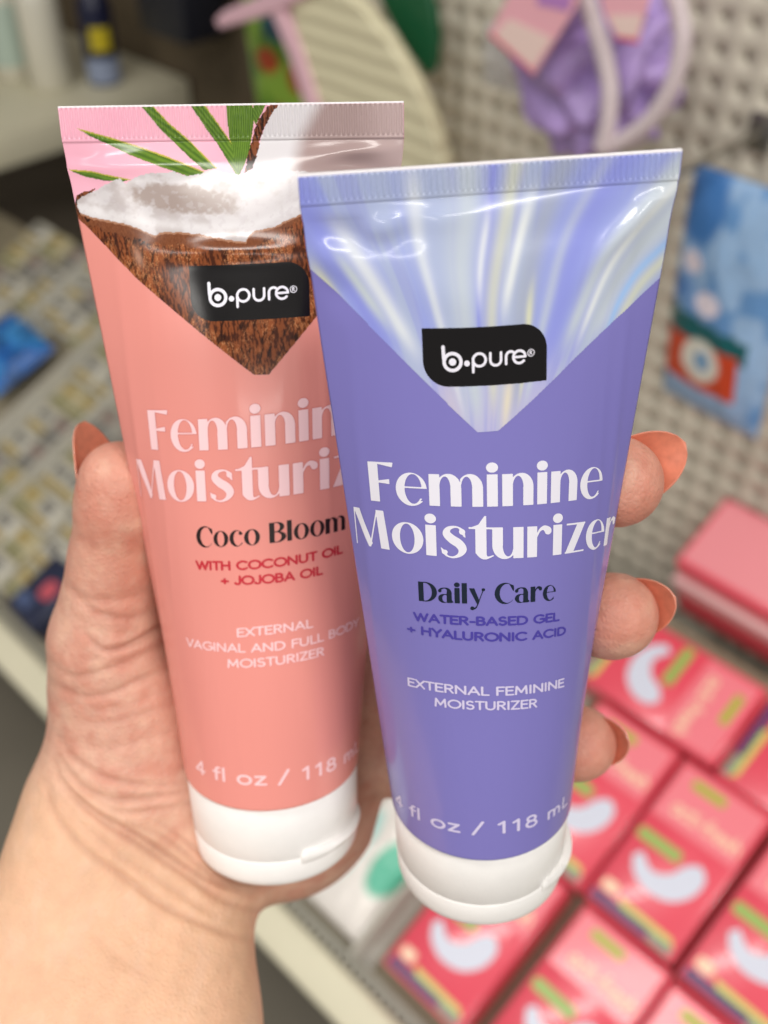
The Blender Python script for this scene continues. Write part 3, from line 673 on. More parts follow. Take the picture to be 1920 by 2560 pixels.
# split every quad once so the folds are fine enough
def subdivide(V, F):
    E = np.concatenate([F[:, [i, (i + 1) % 4]] for i in range(4)]); Es = np.sort(E, 1)
    U, inv = np.unique(Es, axis=0, return_inverse=True); inv = inv.ravel(); n, m = len(V), len(F)
    mid = (V[U[:, 0]] + V[U[:, 1]]) / 2; cen = V[F].mean(1); e = [n + inv[i * m:(i + 1) * m] for i in range(4)]; c = n + len(U) + np.arange(m)
    return np.concatenate([V, mid, cen]), np.concatenate([np.stack([F[:, i], e[i], c, e[i - 1]], -1) for i in range(4)])
HV, HF = subdivide(HV, HF); HV = relax(HV, HF, 2, .5)
HN = vnormals(HV, HF)
if (HN * (HV - HV.mean(0))).sum() < 0: HF = HF[:, ::-1]; HN = -HN
hu = CX + HV[:, 0] / HV[:, 2] * FPX; hv = CY + HV[:, 1] / HV[:, 2] * FPX
front = np.clip((-(HN * HV).sum(1) / np.linalg.norm(HV, axis=1)) * 3 + .2, 0, 1)
FOLDS = [  # (polyline in photograph pixels, half width px, depth mm)
 ([(180, 1480), (240, 1530), (320, 1545), (400, 1520)], 9, .35), ([(150, 1440), (200, 1490), (280, 1500), (390, 1470)], 12, .3),
 ([(215, 1585), (260, 1625), (330, 1610), (410, 1560)], 8, .55), ([(290, 1625), (350, 1600), (420, 1555)], 7, .5),
 ([(120, 1650), (180, 1690), (260, 1675), (340, 1645), (430, 1600)], 8, .3), ([(125, 1705), (200, 1740), (280, 1730), (370, 1690), (440, 1665)], 9, .4),
 ([(150, 1790), (240, 1810), (330, 1790), (440, 1760)], 10, .18), ([(150, 1850), (260, 1870), (360, 1850), (460, 1820)], 10, .18), ([(180, 1760), (280, 1775), (400, 1735)], 9, .16),
 ([(145, 1840), (190, 1900), (270, 1945), (370, 1965), (470, 1960)], 8, .45), ([(150, 1890), (200, 1960), (290, 2000), (400, 1990), (480, 1975)], 9, .5),
 ([(165, 1930), (230, 1990), (310, 2030), (420, 2020), (490, 2005)], 8, .3),
 ([(135, 1905), (170, 1975), (250, 2050), (350, 2115), (450, 2180), (560, 2250), (640, 2275)], 9, .65), ([(160, 1960), (240, 2030), (340, 2085), (420, 2140), (520, 2200), (640, 2240)], 9, .7),
 ([(115, 1960), (140, 2040), (220, 2130), (320, 2200), (420, 2270), (560, 2330), (630, 2350)], 10, .5), ([(200, 2060), (300, 2140), (420, 2215), (540, 2290)], 9, .3),
 ([(330, 2060), (420, 2100), (500, 2165), (560, 2210)], 7, .4), ([(400, 2060), (470, 2110), (560, 2180), (640, 2215)], 7, .45),
 ([(190, 2300), (300, 2400), (420, 2470)], 14, .15),
]
disp = np.zeros(len(HV)); fold_mask = np.zeros(len(HV))
for pl, wpx, dep in FOLDS:
    S = spline(pl, 10); d2 = np.full(len(HV), 1e9); tt = np.zeros(len(HV))
    for i, (p, q) in enumerate(zip(S[:-1], S[1:])):
        dx, dy = q - p; L = dx * dx + dy * dy; t = np.clip(((hu - p[0]) * dx + (hv - p[1]) * dy) / L, 0, 1)
        e = (hu - p[0] - t * dx) ** 2 + (hv - p[1] - t * dy) ** 2; m = e < d2; d2[m] = e[m]; tt[m] = (i + t[m]) / (len(S) - 1)
    k = np.sin(np.pi * np.clip(tt, .04, .96)) ** .5; dd = np.sqrt(d2)
    g = np.exp(-(dd / wpx) ** 2)
    dep *= .82
    disp -= k * front * dep * (g - .35 * np.exp(-((dd - 2.3 * wpx) / (1.3 * wpx)) ** 2))
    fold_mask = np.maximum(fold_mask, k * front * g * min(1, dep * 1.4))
nz = fbm(hu * .012 + 50, hv * .02 + 50, 51, 3) - .5
thenar = np.exp(-((hu - 290) / 190) ** 2 - ((hv - 1790) / 190) ** 2) * front
disp += nz * .5 * thenar
HV = HV + HN * disp[:, None]
# skin tone: redder in the pads, the folds and the palm, more golden on the wrist and forearm
tone = np.zeros((len(HV), 3)) + L3(224, 180, 147)
palm = 1 / (1 + np.exp((hv - 1960 - (hu - 150) * .55) / 45.)); tone = mixc(tone, L3(212, 160, 141), palm * .9)
for c in CH.values():
    T = P3(*c[-1][:3]); dd = np.linalg.norm(HV - T, axis=1); tone = mixc(tone, L3(214, 142, 122), np.exp(-(dd / 16) ** 2) * .8)
tone = mixc(tone, L3(196, 120, 96), np.exp(-((hu - 330) / 110) ** 2 - ((hv - 1400) / 90) ** 2) * .45)  # reddish shading below the thumb joint, painted into the skin tone
mott = fbm(HV[:, 0] * .22 + 30, HV[:, 1] * .22 + HV[:, 2] * .1 + 30, 53, 4)
tone = mixc(tone, L3(198, 112, 92), sstep(mott, .46, .72) * .34 * (.15 + .85 * palm)); tone = mixc(tone, L3(230, 192, 166), sstep(-mott, -.45, -.25) * .3)
fine = fbm(HV[:, 0] * .9 + 60, HV[:, 1] * .9 + HV[:, 2] * .4 + 60, 57, 3); tone = mixc(tone, L3(196, 124, 102), (sstep(fine, .48, .74) * .16 * (.2 + .8 * palm)))
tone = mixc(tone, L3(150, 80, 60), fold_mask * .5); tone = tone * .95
HAND = empty('hand', Matrix.Translation(Vector(at_depth(340, 2130, .27))))
tag(HAND, 'left hand with long coral almond nails holding the two squeeze tubes', 'hand')
off = np.array(at_depth(340, 2130, .27))
def cam_w(P): return CAM + (np.asarray(P) * 1e-3) @ B.T - off
m_skin = mat('skin', (.6, .36, .24), .5, .42, attr=True, noise=.07, nscale=240, sss=.12)
nt = m_skin.node_tree; bs = nt.nodes['Principled BSDF']; tc = nt.nodes['Texture Coordinate']       # pores and the fine criss-cross lines of skin
vo = nt.nodes.new('ShaderNodeTexVoronoi'); vo.feature = 'DISTANCE_TO_EDGE'; vo.inputs['Scale'].default_value = 850
n1 = nt.nodes.new('ShaderNodeTexNoise'); n1.inputs['Scale'].default_value = 420; n1.inputs['Detail'].default_value = 6
for q in (vo, n1): nt.links.new(tc.outputs['Object'], q.inputs['Vector'])
ad = nt.nodes.new('ShaderNodeMath'); ad.operation = 'MULTIPLY_ADD'; ad.inputs[1].default_value = .9; nt.links.new(vo.outputs['Distance'], ad.inputs[0]); nt.links.new(n1.outputs['Fac'], ad.inputs[2])
bp_ = nt.nodes.new('ShaderNodeBump'); bp_.inputs['Strength'].default_value = .42; bp_.inputs['Distance'].default_value = .0006; nt.links.new(ad.outputs[0], bp_.inputs['Height']); nt.links.new(bp_.outputs[0], bs.inputs['Normal'])
mesh('skin', cam_w(HV), HF, m_skin, HAND, cols=tone)
# nails: long almond shells, cupped across
m_nail = mat('coral_gel_nail', lin(226, 146, 124), .2, .5, sss=.15, coat=.4); m_under = mat('nail_underside_shade', lin(208, 124, 98), .35, .4, noise=.15, nscale=500)  # underside is a darker coral, with the shade under the nail painted in
def nail(tip, dirv, dors, length, width, lift, curl=.25, back=.45, rad=None):
    d = np.array(dirv, float); d /= np.linalg.norm(d); n = np.array(dors, float); n -= d * (n @ d); n /= np.linalg.norm(n); sd = np.cross(d, n)
    T = np.array(P3(*tip)) + n * lift
    nu, nv = 25, 33; V = []
    rad = rad or width * .62
    for th in (0, 1):
        for j in range(nv):
            t = j / (nv - 1); y = (-back + t * (1 + back)) * length if False else (t - back) * length
            wd = width / 2 * (min(1, (t / .10) ** .5 if t > 0 else 0) if t < .10 else 1) * (1 - max(0, (t - .45) / .55) ** 2.3) ** .62 if t < 1 else 0
            wd = max(wd, .05)
            for i in range(nu):
                x = (i / (nu - 1) * 2 - 1) * wd; a = x / rad
                sag = rad * (1 - math.cos(a)); xx = rad * math.sin(a)
                V.append(T + sd * xx + d * y - n * (sag + curl * 4 * max(0, t - .3) ** 2 + th * .45))
    F1 = grid_faces(nu, nv); k = nu * nv
    F = [F1, F1[:, ::-1] + k]
    r = np.arange(nv - 1) * nu; F.append(np.stack([r, r + nu, r + nu + k, r + k], -1)); r = r + nu - 1; F.append(np.stack([r, r + k, r + nu + k, r + nu], -1))
    q = np.arange(nu - 1); F.append(np.stack([q, q + k, q + 1 + k, q + 1], -1)); q = q + nu * (nv - 1); F.append(np.stack([q, q + 1, q + 1 + k, q + k], -1))
    o = mesh('nail', cam_w(np.array(V)), [np.concatenate(F)], m_nail, HAND)
    o.data.materials.append(m_under); mi = np.zeros(sum(len(f) for f in F), np.int32); mi[len(F1):2 * len(F1)] = 1; o.data.polygons.foreach_set('material_index', mi)
    return o
nail((302, 1208, .2395), (-.15, -.95, .10), (-.84, .10, .54), 28, 15.5, 9.3, .1, .42)
nail((1549, 1207, .2115), (.80, -.42, -.40), (.40, -.36, .84), 23, 15.5, 6.9, .12, .40)
nail((1541, 1539, .226), (.54, -.20, -.80), (.78, -.30, .54), 19, 14.5, 7.0, .12, .42)
nail((1450, 1858, .2495), (.45, -.07, -.88), (.86, -.15, .48), 17, 13.5, 6.7, .12, .40)

# ------------------------------------------------------------------ the shop: floor, pegboard, slanted shelf and the goods on it
YW = .937; TILT = math.radians(23); P0 = np.array([0, .8151, 1.5 - .89314])
SH = Matrix.Translation(Vector(P0)) @ Matrix.Rotation(TILT, 4, 'X')         # x along the shelf, y up its slope, z off its surface
DECK = -.05
def at_shelf(u, v, h=0):
    n = np.array([0, -math.sin(TILT), math.cos(TILT)]); d = ray(u, v); return CAM + d * (n @ (P0 - CAM) + h) / (n @ d)
def at_height(u, v, z): d = ray(u, v); return CAM + d * (z - CAM[2]) / d[2]
def box_bm(x0, x1, y0, y1, z0, z1, bev=0.0, seg=2, bm=None):
    bm = bm or bmesh.new(); b2 = bmesh.new(); bmesh.ops.create_cube(b2, size=1)
    for v in b2.verts: v.co = ((x0 + x1) / 2 + v.co.x * (x1 - x0), (y0 + y1) / 2 + v.co.y * (y1 - y0), (z0 + z1) / 2 + v.co.z * (z1 - z0))
    if bev: bmesh.ops.bevel(b2, geom=b2.edges[:], offset=bev, segments=seg, affect='EDGES', profile=.5)
    t = bpy.data.meshes.new('t'); b2.to_mesh(t); b2.free(); bm.from_mesh(t); bpy.data.meshes.remove(t)
    return bm
def box(name, dims, m, parent=None, bev=.0, mat4=None, seg=2):
    o = bm_obj(name, box_bm(*dims, bev, seg), m, parent, True, 40)
    if mat4 is not None: o.matrix_world = mat4
    return o
def flat(name, P, z, m, parent, th=.0004):
    """a printed shape: outline P (metres), extruded by a hair"""
    bm = bmesh.new(); lo_ = [bm.verts.new((x, y, z)) for x, y in P]; f = bm.faces.new(lo_)
    r = bmesh.ops.extrude_face_region(bm, geom=[f])
    for v in r['geom']:
        if isinstance(v, bmesh.types.BMVert): v.co.z += th
    bmesh.ops.recalc_face_normals(bm, faces=bm.faces[:]); return bm_obj(name, bm, m, parent)
def rrect(x0, x1, y0, y1, r, n=6):
    P = []
    for cx, cy, a0 in ((x1 - r, y0 + r, -90), (x1 - r, y1 - r, 0), (x0 + r, y1 - r, 90), (x0 + r, y0 + r, 180)):
        for i in range(n + 1): a = math.radians(a0 + 90 * i / n); P.append((cx + r * math.cos(a), cy + r * math.sin(a)))
    return P
def stroke_mesh(name, text, x0, y0, capm, m, parent, z, width=None, pen=.16):
    W = sum(PEN[c][0] + .07 for c in text); cv = Canvas(-.15, W + .15, -.4, 1.25, .05); x = 0
    for ch in text:
        for st in PEN[ch][1]: cv.m |= brush(cv.X - x, cv.Y, [(px, pen / 2 + py * (1 - pen), pen) for px, py in st], 1)
        x += PEN[ch][0] + .07
    P, F = contour(cv.cov(), cv.x0, cv.y0, cv.cell); sx = (width / W) if width else capm
    V = np.stack([x0 + P[:, 0] * sx, y0 + P[:, 1] * capm, 0 * P[:, 0] + z], -1)
    return mesh(name, V, F, m, parent)
PEN.update({'a': (.72, [_arc(.32, .33, .28, .33, 0, 360, 22), [(.60, .66), (.60, 0)]]), 'c': (.60, [_arc(.33, .33, .29, .33, 50, 310, 18)]), 't': (.44, [[(.18, .95), (.18, .0), (.34, 0)], [(.02, .64), (.36, .64)]]),
            'i': (.28, [[(.09, 0), (.09, .64)], [(.09, .9), (.09, .93)]]), 'r': (.44, [[(.08, 0), (.08, .64)], [(.08, .42), (.2, .62), (.36, .62)]]), 'e': (.70, [[(.05, .34), (.60, .34)] + _arc(.33, .33, .28, .33, 0, 310, 22)]),
            's': (.54, [_arc(.25, .48, .18, .17, 40, 250, 12) + _arc(.25, .17, .20, .17, 70, -150, 12)]), 'h': (.68, [[(.08, 0), (.08, 1.04)], [(.08, .40)] + _arc(.31, .42, .23, .24, 180, 0, 12) + [(.54, 0)]])})

floor_m = mat('floor_vinyl', lin(118, 112, 100), .5, .4, noise=.08, nscale=6)
fl = bm_obj('floor', box_bm(-6, 5, -5, 6, -.05, 0), floor_m); tag(fl, kind='structure')
cream = mat('cream_enamel', lin(222, 216, 190), .45, .4, noise=.03, nscale=20)
tan = mat('tan_enamel', lin(208, 201, 184), .5, .35, noise=.04, nscale=8)
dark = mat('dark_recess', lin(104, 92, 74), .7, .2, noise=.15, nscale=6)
grey_pl = mat('grey_rail_plastic', lin(150, 146, 132), .35, .5)

# pegboard with real holes
def pegboard():
    p = at_wall(1812.5, 44.4, YW); pitch = .0254 * YW / .8151; r = .0030 * YW / .8151
    i0, i1 = int((-1.02 - p[0]) / pitch), int((.45 - p[0]) / pitch); k0, k1 = int((.30 - p[2]) / pitch), int((1.75 - p[2]) / pitch)
    sq = []; n = 16
    for a in range(n):
        t = 2 * math.pi * (a + .0) / n; c, s_ = math.cos(t), math.sin(t); q = max(abs(c), abs(s_)); sq.append((c / q * pitch / 2, s_ / q * pitch / 2, c * r, s_ * r))
    sq = np.array(sq); V = []; F = []; n0 = 0
    for i in range(i0, i1):
        for k in range(k0, k1):
            x, z = p[0] + i * pitch, p[2] + k * pitch; o = 0 * sq[:, 0]
            V += [np.stack([x + sq[:, 0], o, z + sq[:, 1]], -1), np.stack([x + sq[:, 2], o, z + sq[:, 3]], -1), np.stack([x + sq[:, 2], o + .005, z + sq[:, 3]], -1)]
            a = np.arange(n); b = (a + 1) % n
            F += [np.stack([a, b, b + n, a + n], -1) + n0, np.stack([a + n, b + n, b + 2 * n, a + 2 * n], -1) + n0]; n0 += 3 * n
    V = np.concatenate(V); V[:, 1] += YW
    o = mesh('pegboard', V, np.concatenate(F), tan, None, False)
    tag(o, 'tan pegboard wall with rows of round holes behind the hanging goods', 'pegboard')
    b = box('backing', (-1.02, .46, YW + .006, YW + .03, .28, 1.78), mat('peg_backing', lin(150, 140, 120), .8, .1), o)
pegboard()
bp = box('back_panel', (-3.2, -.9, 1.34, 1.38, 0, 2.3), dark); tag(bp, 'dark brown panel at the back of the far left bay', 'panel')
up = empty('upright_post', Matrix.Translation(Vector((-1.05, .99, 0))))
tag(up, 'tan metal upright at the left end of the pegboard', 'post'); box('channel', (-.035, .035, -.05, .05, 0, 2.2), mat('post_beige_shaded', lin(112, 100, 82), .5), up, .004)  # beige metal in a darkened tone, its shade put into the colour

# slanted shelf
SHELF = empty('slanted_shelf', SH); tag(SHELF, 'slanted cream display shelf carrying pink boxes and dividers', 'shelf')
box('deck', (-2.05, .7, -.50, .035, DECK - .02, DECK), mat('deck_enamel', lin(150, 140, 118), .5, .3), SHELF, .002)
box('front_lip', (-2.05, .7, -.548, -.503, DECK - .055, -.018), cream, SHELF, .007, seg=3)
bm = bmesh.new(); x = -2.04
while x < .68:
    box_bm(x, x + .006, -.5025, -.494, DECK, -.026, bm=bm); x += .011
box_bm(-2.05, .7, -.494, -.487, DECK, -.030, bm=bm)
bm_obj('ribbed_rail', bm, grey_pl, SHELF)
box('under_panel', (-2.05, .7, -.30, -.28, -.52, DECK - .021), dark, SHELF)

# clear dividers standing along the slope
clear = mat('clear_plastic', lin(226, 224, 214), .12, .6, alpha=.6)
def divider(x, hh, lab):
    e = empty('shelf_divider', SH @ Matrix.Translation(Vector((x, -.27, DECK)))); tag(e, lab, 'divider', 'clear dividers on the slanted shelf')
    box('fin', (-.0012, .0012, -.215, .30, .001, hh), clear, e); box('foot', (-.012, .012, -.215, .30, .0005, .003), clear, e)
    box('top_rim', (-.0028, .0028, -.215, .30, hh, hh + .004), mat('rim_plastic', lin(206, 202, 190), .2, .6, alpha=.8), e, .001)
divider(-.430, .045, 'clear plastic divider between the mint pouch and the pink boxes')
divider(-1.300, .055, 'clear plastic divider just above the thumb tip')
divider(-1.425, .060, 'clear plastic divider below the blue packet')
divider(-1.60, .050, 'clear plastic divider farthest up the slanted shelf')

# pink boxes
m_box = mat('pink_carton', lin(232, 78, 98), .30, .5, coat=.4, noise=.03, nscale=14)
m_pad = mat('pad_print', lin(214, 218, 234), .35); m_grn = mat('green_print', lin(150, 186, 92), .35); m_olv = mat('lime_print', lin(172, 182, 60), .35)
m_crm = mat('cream_print', lin(252, 216, 184), .35); m_nav = mat('navy_print', lin(52, 52, 104), .35); m_yel = mat('yellow_print', lin(214, 206, 110), .35); m_gre = mat('grey_green_print', lin(120, 144, 128), .35)
m_rose = mat('rose_sheen', lin(244, 128, 140), .35, coat=.3)
BW, BL, BH = .1045, .180, .05
def make_box():
    e = empty('pad_box')
    box('carton', (-BW / 2, BW / 2, 0, BL, 0, BH), m_box, e, .003)
    z = BH + .0002
    S = spline([(-.036, .064), (-.026, .050), (-.006, .042), (.018, .047), (.033, .064), (.035, .084), (.024, .094), (.012, .086), (.004, .070), (-.012, .062), (-.030, .072)], 5)
    flat('pad_picture', [tuple(p) for p in S], z, m_pad, e)
    flat('green_label', rrect(-.046, .004, .082, .094, .004), z + .0005, m_grn, e)
    flat('top_label', rrect(-.030, .008, .156, .166, .003), z, m_olv, e)
    stroke_mesh('lettering', 'acti-fresh', -.032, .122, .017, m_crm, e, z + .0006, .078)
    flat('sheen_panel', [(-.047, .112), (.047, .112), (.047, .173), (-.047, .173)], z - .0001, m_rose, e, .0002)  # paler far end of the box top: reflection painted as lighter rose
    flat('navy_stripe', [(-.047, .004), (.020, .004), (.020, .013), (-.047, .014)], z, m_nav, e); flat('grey_stripe', [(.0205, .004), (.046, .004), (.046, .013), (.0205, .013)], z, m_gre, e)
    flat('lime_stripe', [(-.016, .0135), (.046, .0135), (.040, .020), (-.022, .021)], z, m_yel, e); flat('small_badge', rrect(-.044, -.026, .018, .030, .004), z, m_crm, e)
    return e
box0 = make_box(); first = [box0]
def put_box(x, s, lab, rot=0, dh=0):
    e = first.pop() if first else copy_tree(box0)
    e.matrix_world = SH @ Matrix.Translation(Vector((x, s, DECK + dh))) @ Matrix.Rotation(rot + rng.uniform(-.012, .012), 4, 'Z'); tag(e, lab, 'box', 'pink boxes lying on the slanted shelf')
put_box(-.345, -.470, 'pink pad box in front row, right beneath the lavender tube cap')
put_box(-.336, -.286, 'pink pad box partly hidden behind the lower edge of the lavender tube')
put_box(-.226, -.286, 'pink pad box showing a whole white swoosh, right of the lavender tube cap')
put_box(-.220, -.470, 'pink pad box in the front row cut by the bottom edge, second from the left')
put_box(-.113, -.290, 'pink pad box at the right edge with its navy stripe low in the corner')
put_box(-.110, -.474, 'pink pad box in the bottom right corner')
put_box(-.002, -.286, 'pink pad box mostly beyond the right edge, third in its row')
put_box(-.432, -.048, 'pink pad box turned sideways, below the middle fingertip', -math.pi / 2)
put_box(-.247, -.052, 'pink pad box turned sideways at the right edge', -math.pi / 2)
cs = empty('carton_stack', SH @ Matrix.Translation(Vector((-.19, .10, DECK)))); tag(cs, 'large pink carton with a pale top and white band, standing against the pegboard', 'carton')
box('lower_carton', (-.21, .25, -.050, .052, 0, .062), m_box, cs, .003); box('white_band', (-.212, .252, -.053, .054, .0622, .082), mat('white_card', lin(236, 190, 190), .5), cs, .001)
box('upper_carton', (-.21, .25, -.046, .052, .0822, .117), m_box, cs, .004); flat('top_print', [(-.205, -.040), (.245, -.040), (.245, .048), (-.205, .048)], .1172, mat('pale_rose_print', lin(238, 146, 154), .4, coat=.3), cs)

def pillow(name, w_, h_, t_, m, parent, n=40, flatx=3.0, wr=.0, seed=1, cols=None):
    u = np.linspace(-1, 1, n); U, V = np.meshgrid(u, u)
    b = ((1 - np.abs(U) ** flatx) * (1 - np.abs(V) ** flatx)) ** .6; wv = (fbm(U * 4 + 9, V * 4 + 9, seed, 3) - .5) * wr
    top = np.stack([U * w_ / 2, V * h_ / 2, t_ / 2 * b + wv * b], -1); bot = np.stack([U * w_ / 2, V * h_ / 2, -t_ / 2 * b - .0006 + 0 * U], -1)
    F = grid_faces(n, n); k = n * n; c = None
    if cols is not None: cc = cols(U, V).reshape(-1, 3); c = np.concatenate([cc, cc])
    return mesh(name, np.concatenate([top.reshape(-1, 3), bot.reshape(-1, 3)]), [F, F[:, ::-1] + k], m, parent, cols=c)
m_film = mat('printed_film', (1, 1, 1), .28, .5, attr=True, bump=.3, bscale=60, bdist=.002)
# mint and white pouch
def mint(U, V):
    c = np.zeros(U.shape + (3,)) + L3(240, 234, 228); c = mixc(c, L3(92, 188, 158), sstep(-(((U - .55) / .45) ** 2 + ((V + .05) / .42) ** 2), -1.1, -.7)); c = mixc(c, L3(176, 222, 216), sstep(-(((U + .6) / .42) ** 2 + ((V + .1) / .6) ** 2), -1.1, -.6)); return c
mp = pillow('mint_pouch', .088, .17, .044, m_film, None, wr=.010, cols=mint); mp.matrix_world = SH @ Matrix.Translation(Vector((-.482, -.392, DECK + .023)))
tag(mp, 'white plastic pouch with mint green patches, between the two white caps', 'pouch')
# blue packet
def bluec(U, V):
    c = np.zeros(U.shape + (3,)) + L3(24, 96, 176); c = mixc(c, L3(60, 140, 206), sstep(fbm(U * 2 + 5, V * 2 + 5, 61, 3), .45, .62)); c = mixc(c, L3(20, 70, 120), sstep(fbm(U * 3, V * 3 + 8, 62, 3), .58, .7)); return c
bq = pillow('blue_packet', .15, .125, .05, m_film, None, wr=.012, cols=bluec); bq.matrix_world = SH @ Matrix.Translation(Vector((-1.575, -.19, DECK + .04))) @ Matrix.Rotation(-.1, 4, 'Z')
tag(bq, 'bright blue crinkled packet lying at the left edge', 'packet')
# rows of small packs on the left
pk_m = [mat('pack_white', lin(190, 186, 172), .4, noise=.1, nscale=40), mat('pack_cream', lin(182, 172, 138), .4, noise=.1, nscale=40), mat('pack_grey', lin(152, 148, 138), .4, noise=.1, nscale=40)]
gold = mat('gold_print', lin(160, 138, 74), .4); olive = mat('olive_print', lin(122, 122, 82), .4); slate = mat('slate_print', lin(110, 108, 104), .4); maroon = mat('maroon_print', lin(132, 108, 100), .4)
def make_pack(k):
    e = empty('small_pack'); w_, l_, h_ = .056, .0535, .040
    box('wrapper', (-w_ / 2, w_ / 2, 0, l_, 0, h_), pk_m[k], e, .005, seg=3)
    a, b_ = ((gold, slate), (olive, gold), (slate, maroon))[k]
    flat('colour_band', rrect(-.023, .023, .006, .018, .002), h_ + .0002, a, e); flat('top_print', rrect(-.018, .012, .028, .042, .004), h_ + .0002, b_, e); return e
protos = [make_pack(k) for k in range(3)]; unused = [True] * 3
PL = ['small white pack with gold band, in tight rows left of the thumb', 'small cream pack with olive band, in tight rows left of the thumb', 'small grey pack with slate band, in tight rows left of the thumb']
PG = ['white packs with gold bands', 'cream packs with olive bands', 'grey packs with slate bands']
for ci, (xc, s0, s1) in enumerate(((-1.105, -.36, -.1), (-1.165, -.47, -.1), (-1.225, -.485, -.02), (-1.27, -.485, .02), (-1.335, -.485, .03), (-1.392, -.485, .03), (-1.455, -.12, .03), (-1.512, -.11, .03), (-1.570, -.10, .03), (-1.64, -.28, .03), (-1.70, -.28, .02), (-1.76, -.28, .02))):
    s = s0
    while s < s1:
        k = int(rng.choice(3, p=[.45, .35, .2]))
        if unused[k]: e = protos[k]; unused[k] = False
        else: e = copy_tree(protos[k])
        e.matrix_world = SH @ Matrix.Translation(Vector((xc + rng.uniform(-.002, .002), s, DECK + .0005))) @ Matrix.Rotation(rng.uniform(-.05, .05), 4, 'Z') @ Matrix.Diagonal((1, 1, rng.uniform(.8, 1.15), 1))
        tag(e, PL[k], 'pack', PG[k]); s += .0545
nb = empty('navy_box', SH @ Matrix.Translation(Vector((-1.118, -.482, DECK)))); tag(nb, 'dark navy packet with a red and pink spot, beside the thumb at the shelf front', 'packet')
box('wrapper', (-.038, .038, 0, .10, 0, .042), mat('navy_wrap', lin(34, 40, 66), .35, noise=.2, nscale=30), nb, .006); flat('red_spot', rrect(-.006, .020, .040, .070, .010), .0423, mat('red_print', lin(196, 84, 96), .4), nb); flat('blue_patch', rrect(-.032, .002, .012, .034, .006), .0423, mat('blue_print', lin(70, 84, 120), .4), nb)

# the perpendicular shelf on the far left with its bottles
xs = -1.95
sd = empty('side_shelf', Matrix.Translation(Vector((xs, .2, 1.5 - .771)))); tag(sd, 'cream shelf at upper left with a deep front lip, bottles standing on it', 'shelf')
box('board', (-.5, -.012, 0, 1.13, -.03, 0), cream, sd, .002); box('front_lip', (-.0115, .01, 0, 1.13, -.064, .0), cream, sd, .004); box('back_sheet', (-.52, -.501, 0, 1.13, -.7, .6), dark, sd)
lg = box('lower_grille', (xs - .42, xs - .40, .2, 1.33, .0, .66), mat('grille_black', lin(128, 118, 104), .6), None); tag(lg, 'black panel in the shadow under the upper left shelf', 'panel')
def bottle(name, u, v, prof, m, lab, cat, extra=None, dx=0):
    p = at_height(u, v, 1.5 - .771); e = empty(name, Matrix.Translation(Vector((min(p[0], xs - .06), p[1], p[2] + .0005)))); tag(e, lab, cat)
    lathe('body', [(r * 1, z) for r, z in prof], m, e, 40)
    if extra: extra(e)
    return e
mwb = mat('white_bottle', lin(226, 222, 206), .35); mtl = mat('pale_teal_label', lin(186, 204, 192), .4); mnv = mat('navy_bottle', lin(24, 28, 58), .3); mye = mat('yellow_label', lin(206, 186, 40), .4); mbl = mat('pale_blue_label', lin(150, 162, 190), .4)
BP = [(.1, 0), (38, 0), (42, 4), (42, 170), (40, 178), (16, 196), (16, 200), (18, 201), (18, 232), (16, 234), (.1, 234)]
bottle('lotion_bottle', 40, 190, BP, mwb, 'white bottle with a pale teal label, at the top left corner', 'bottle', lambda e: lathe('label', [(42.3, 30), (42.5, 32), (42.5, 150), (42.3, 152)], mtl, e, 40))
bottle('lotion_bottle', 130, 215, BP, mwb, 'plain white bottle right of the one with the teal label', 'bottle', lambda e: lathe('cap', [(18.3, 202), (18.8, 203), (18.8, 230), (18.3, 232)], mwb, e, 40))
def navy_x(e):
    lathe('lower_label', [(34.2, 6), (34.4, 8), (34.4, 52), (34.2, 54)], mbl, e, 40)
    a = np.linspace(-.6, .6, 12); zz = np.linspace(70, 116, 10); A, Zz = np.meshgrid(a + .9, zz); V = np.stack([34.6 * np.sin(A + .2), -34.6 * np.cos(A + .2), Zz], -1) * 1e-3
    mesh('yellow_label', V.reshape(-1, 3), grid_faces(12, 10), mye, e)
bottle('spray_bottle', 265, 205, [(.1, 0), (33, 0), (34, 3), (34, 150), (30, 165), (14, 180), (14, 214), (.1, 216)], mnv, 'navy bottle with a yellow emblem and pale base at upper left', 'bottle', navy_x)
db = empty('dark_carton', Matrix.Translation(Vector(at_height(450, 150, 1.5 - .771)))); 
p = at_wall(440, 60, 1.25); db.matrix_world = Matrix.Translation(Vector((p[0], 1.25, p[2] - .06))); tag(db, 'dark navy package hanging in the shadow left of the mesh mitt', 'package')
box('carton', (-.05, .10, -.05, .05, .05, .2), mat('dark_navy_card', lin(26, 28, 40), .5), db, .006); box('hang_strip', (-.02, .02, .0, .09, .2, .23), mat('dark_strip', lin(40, 40, 44), .5), db)

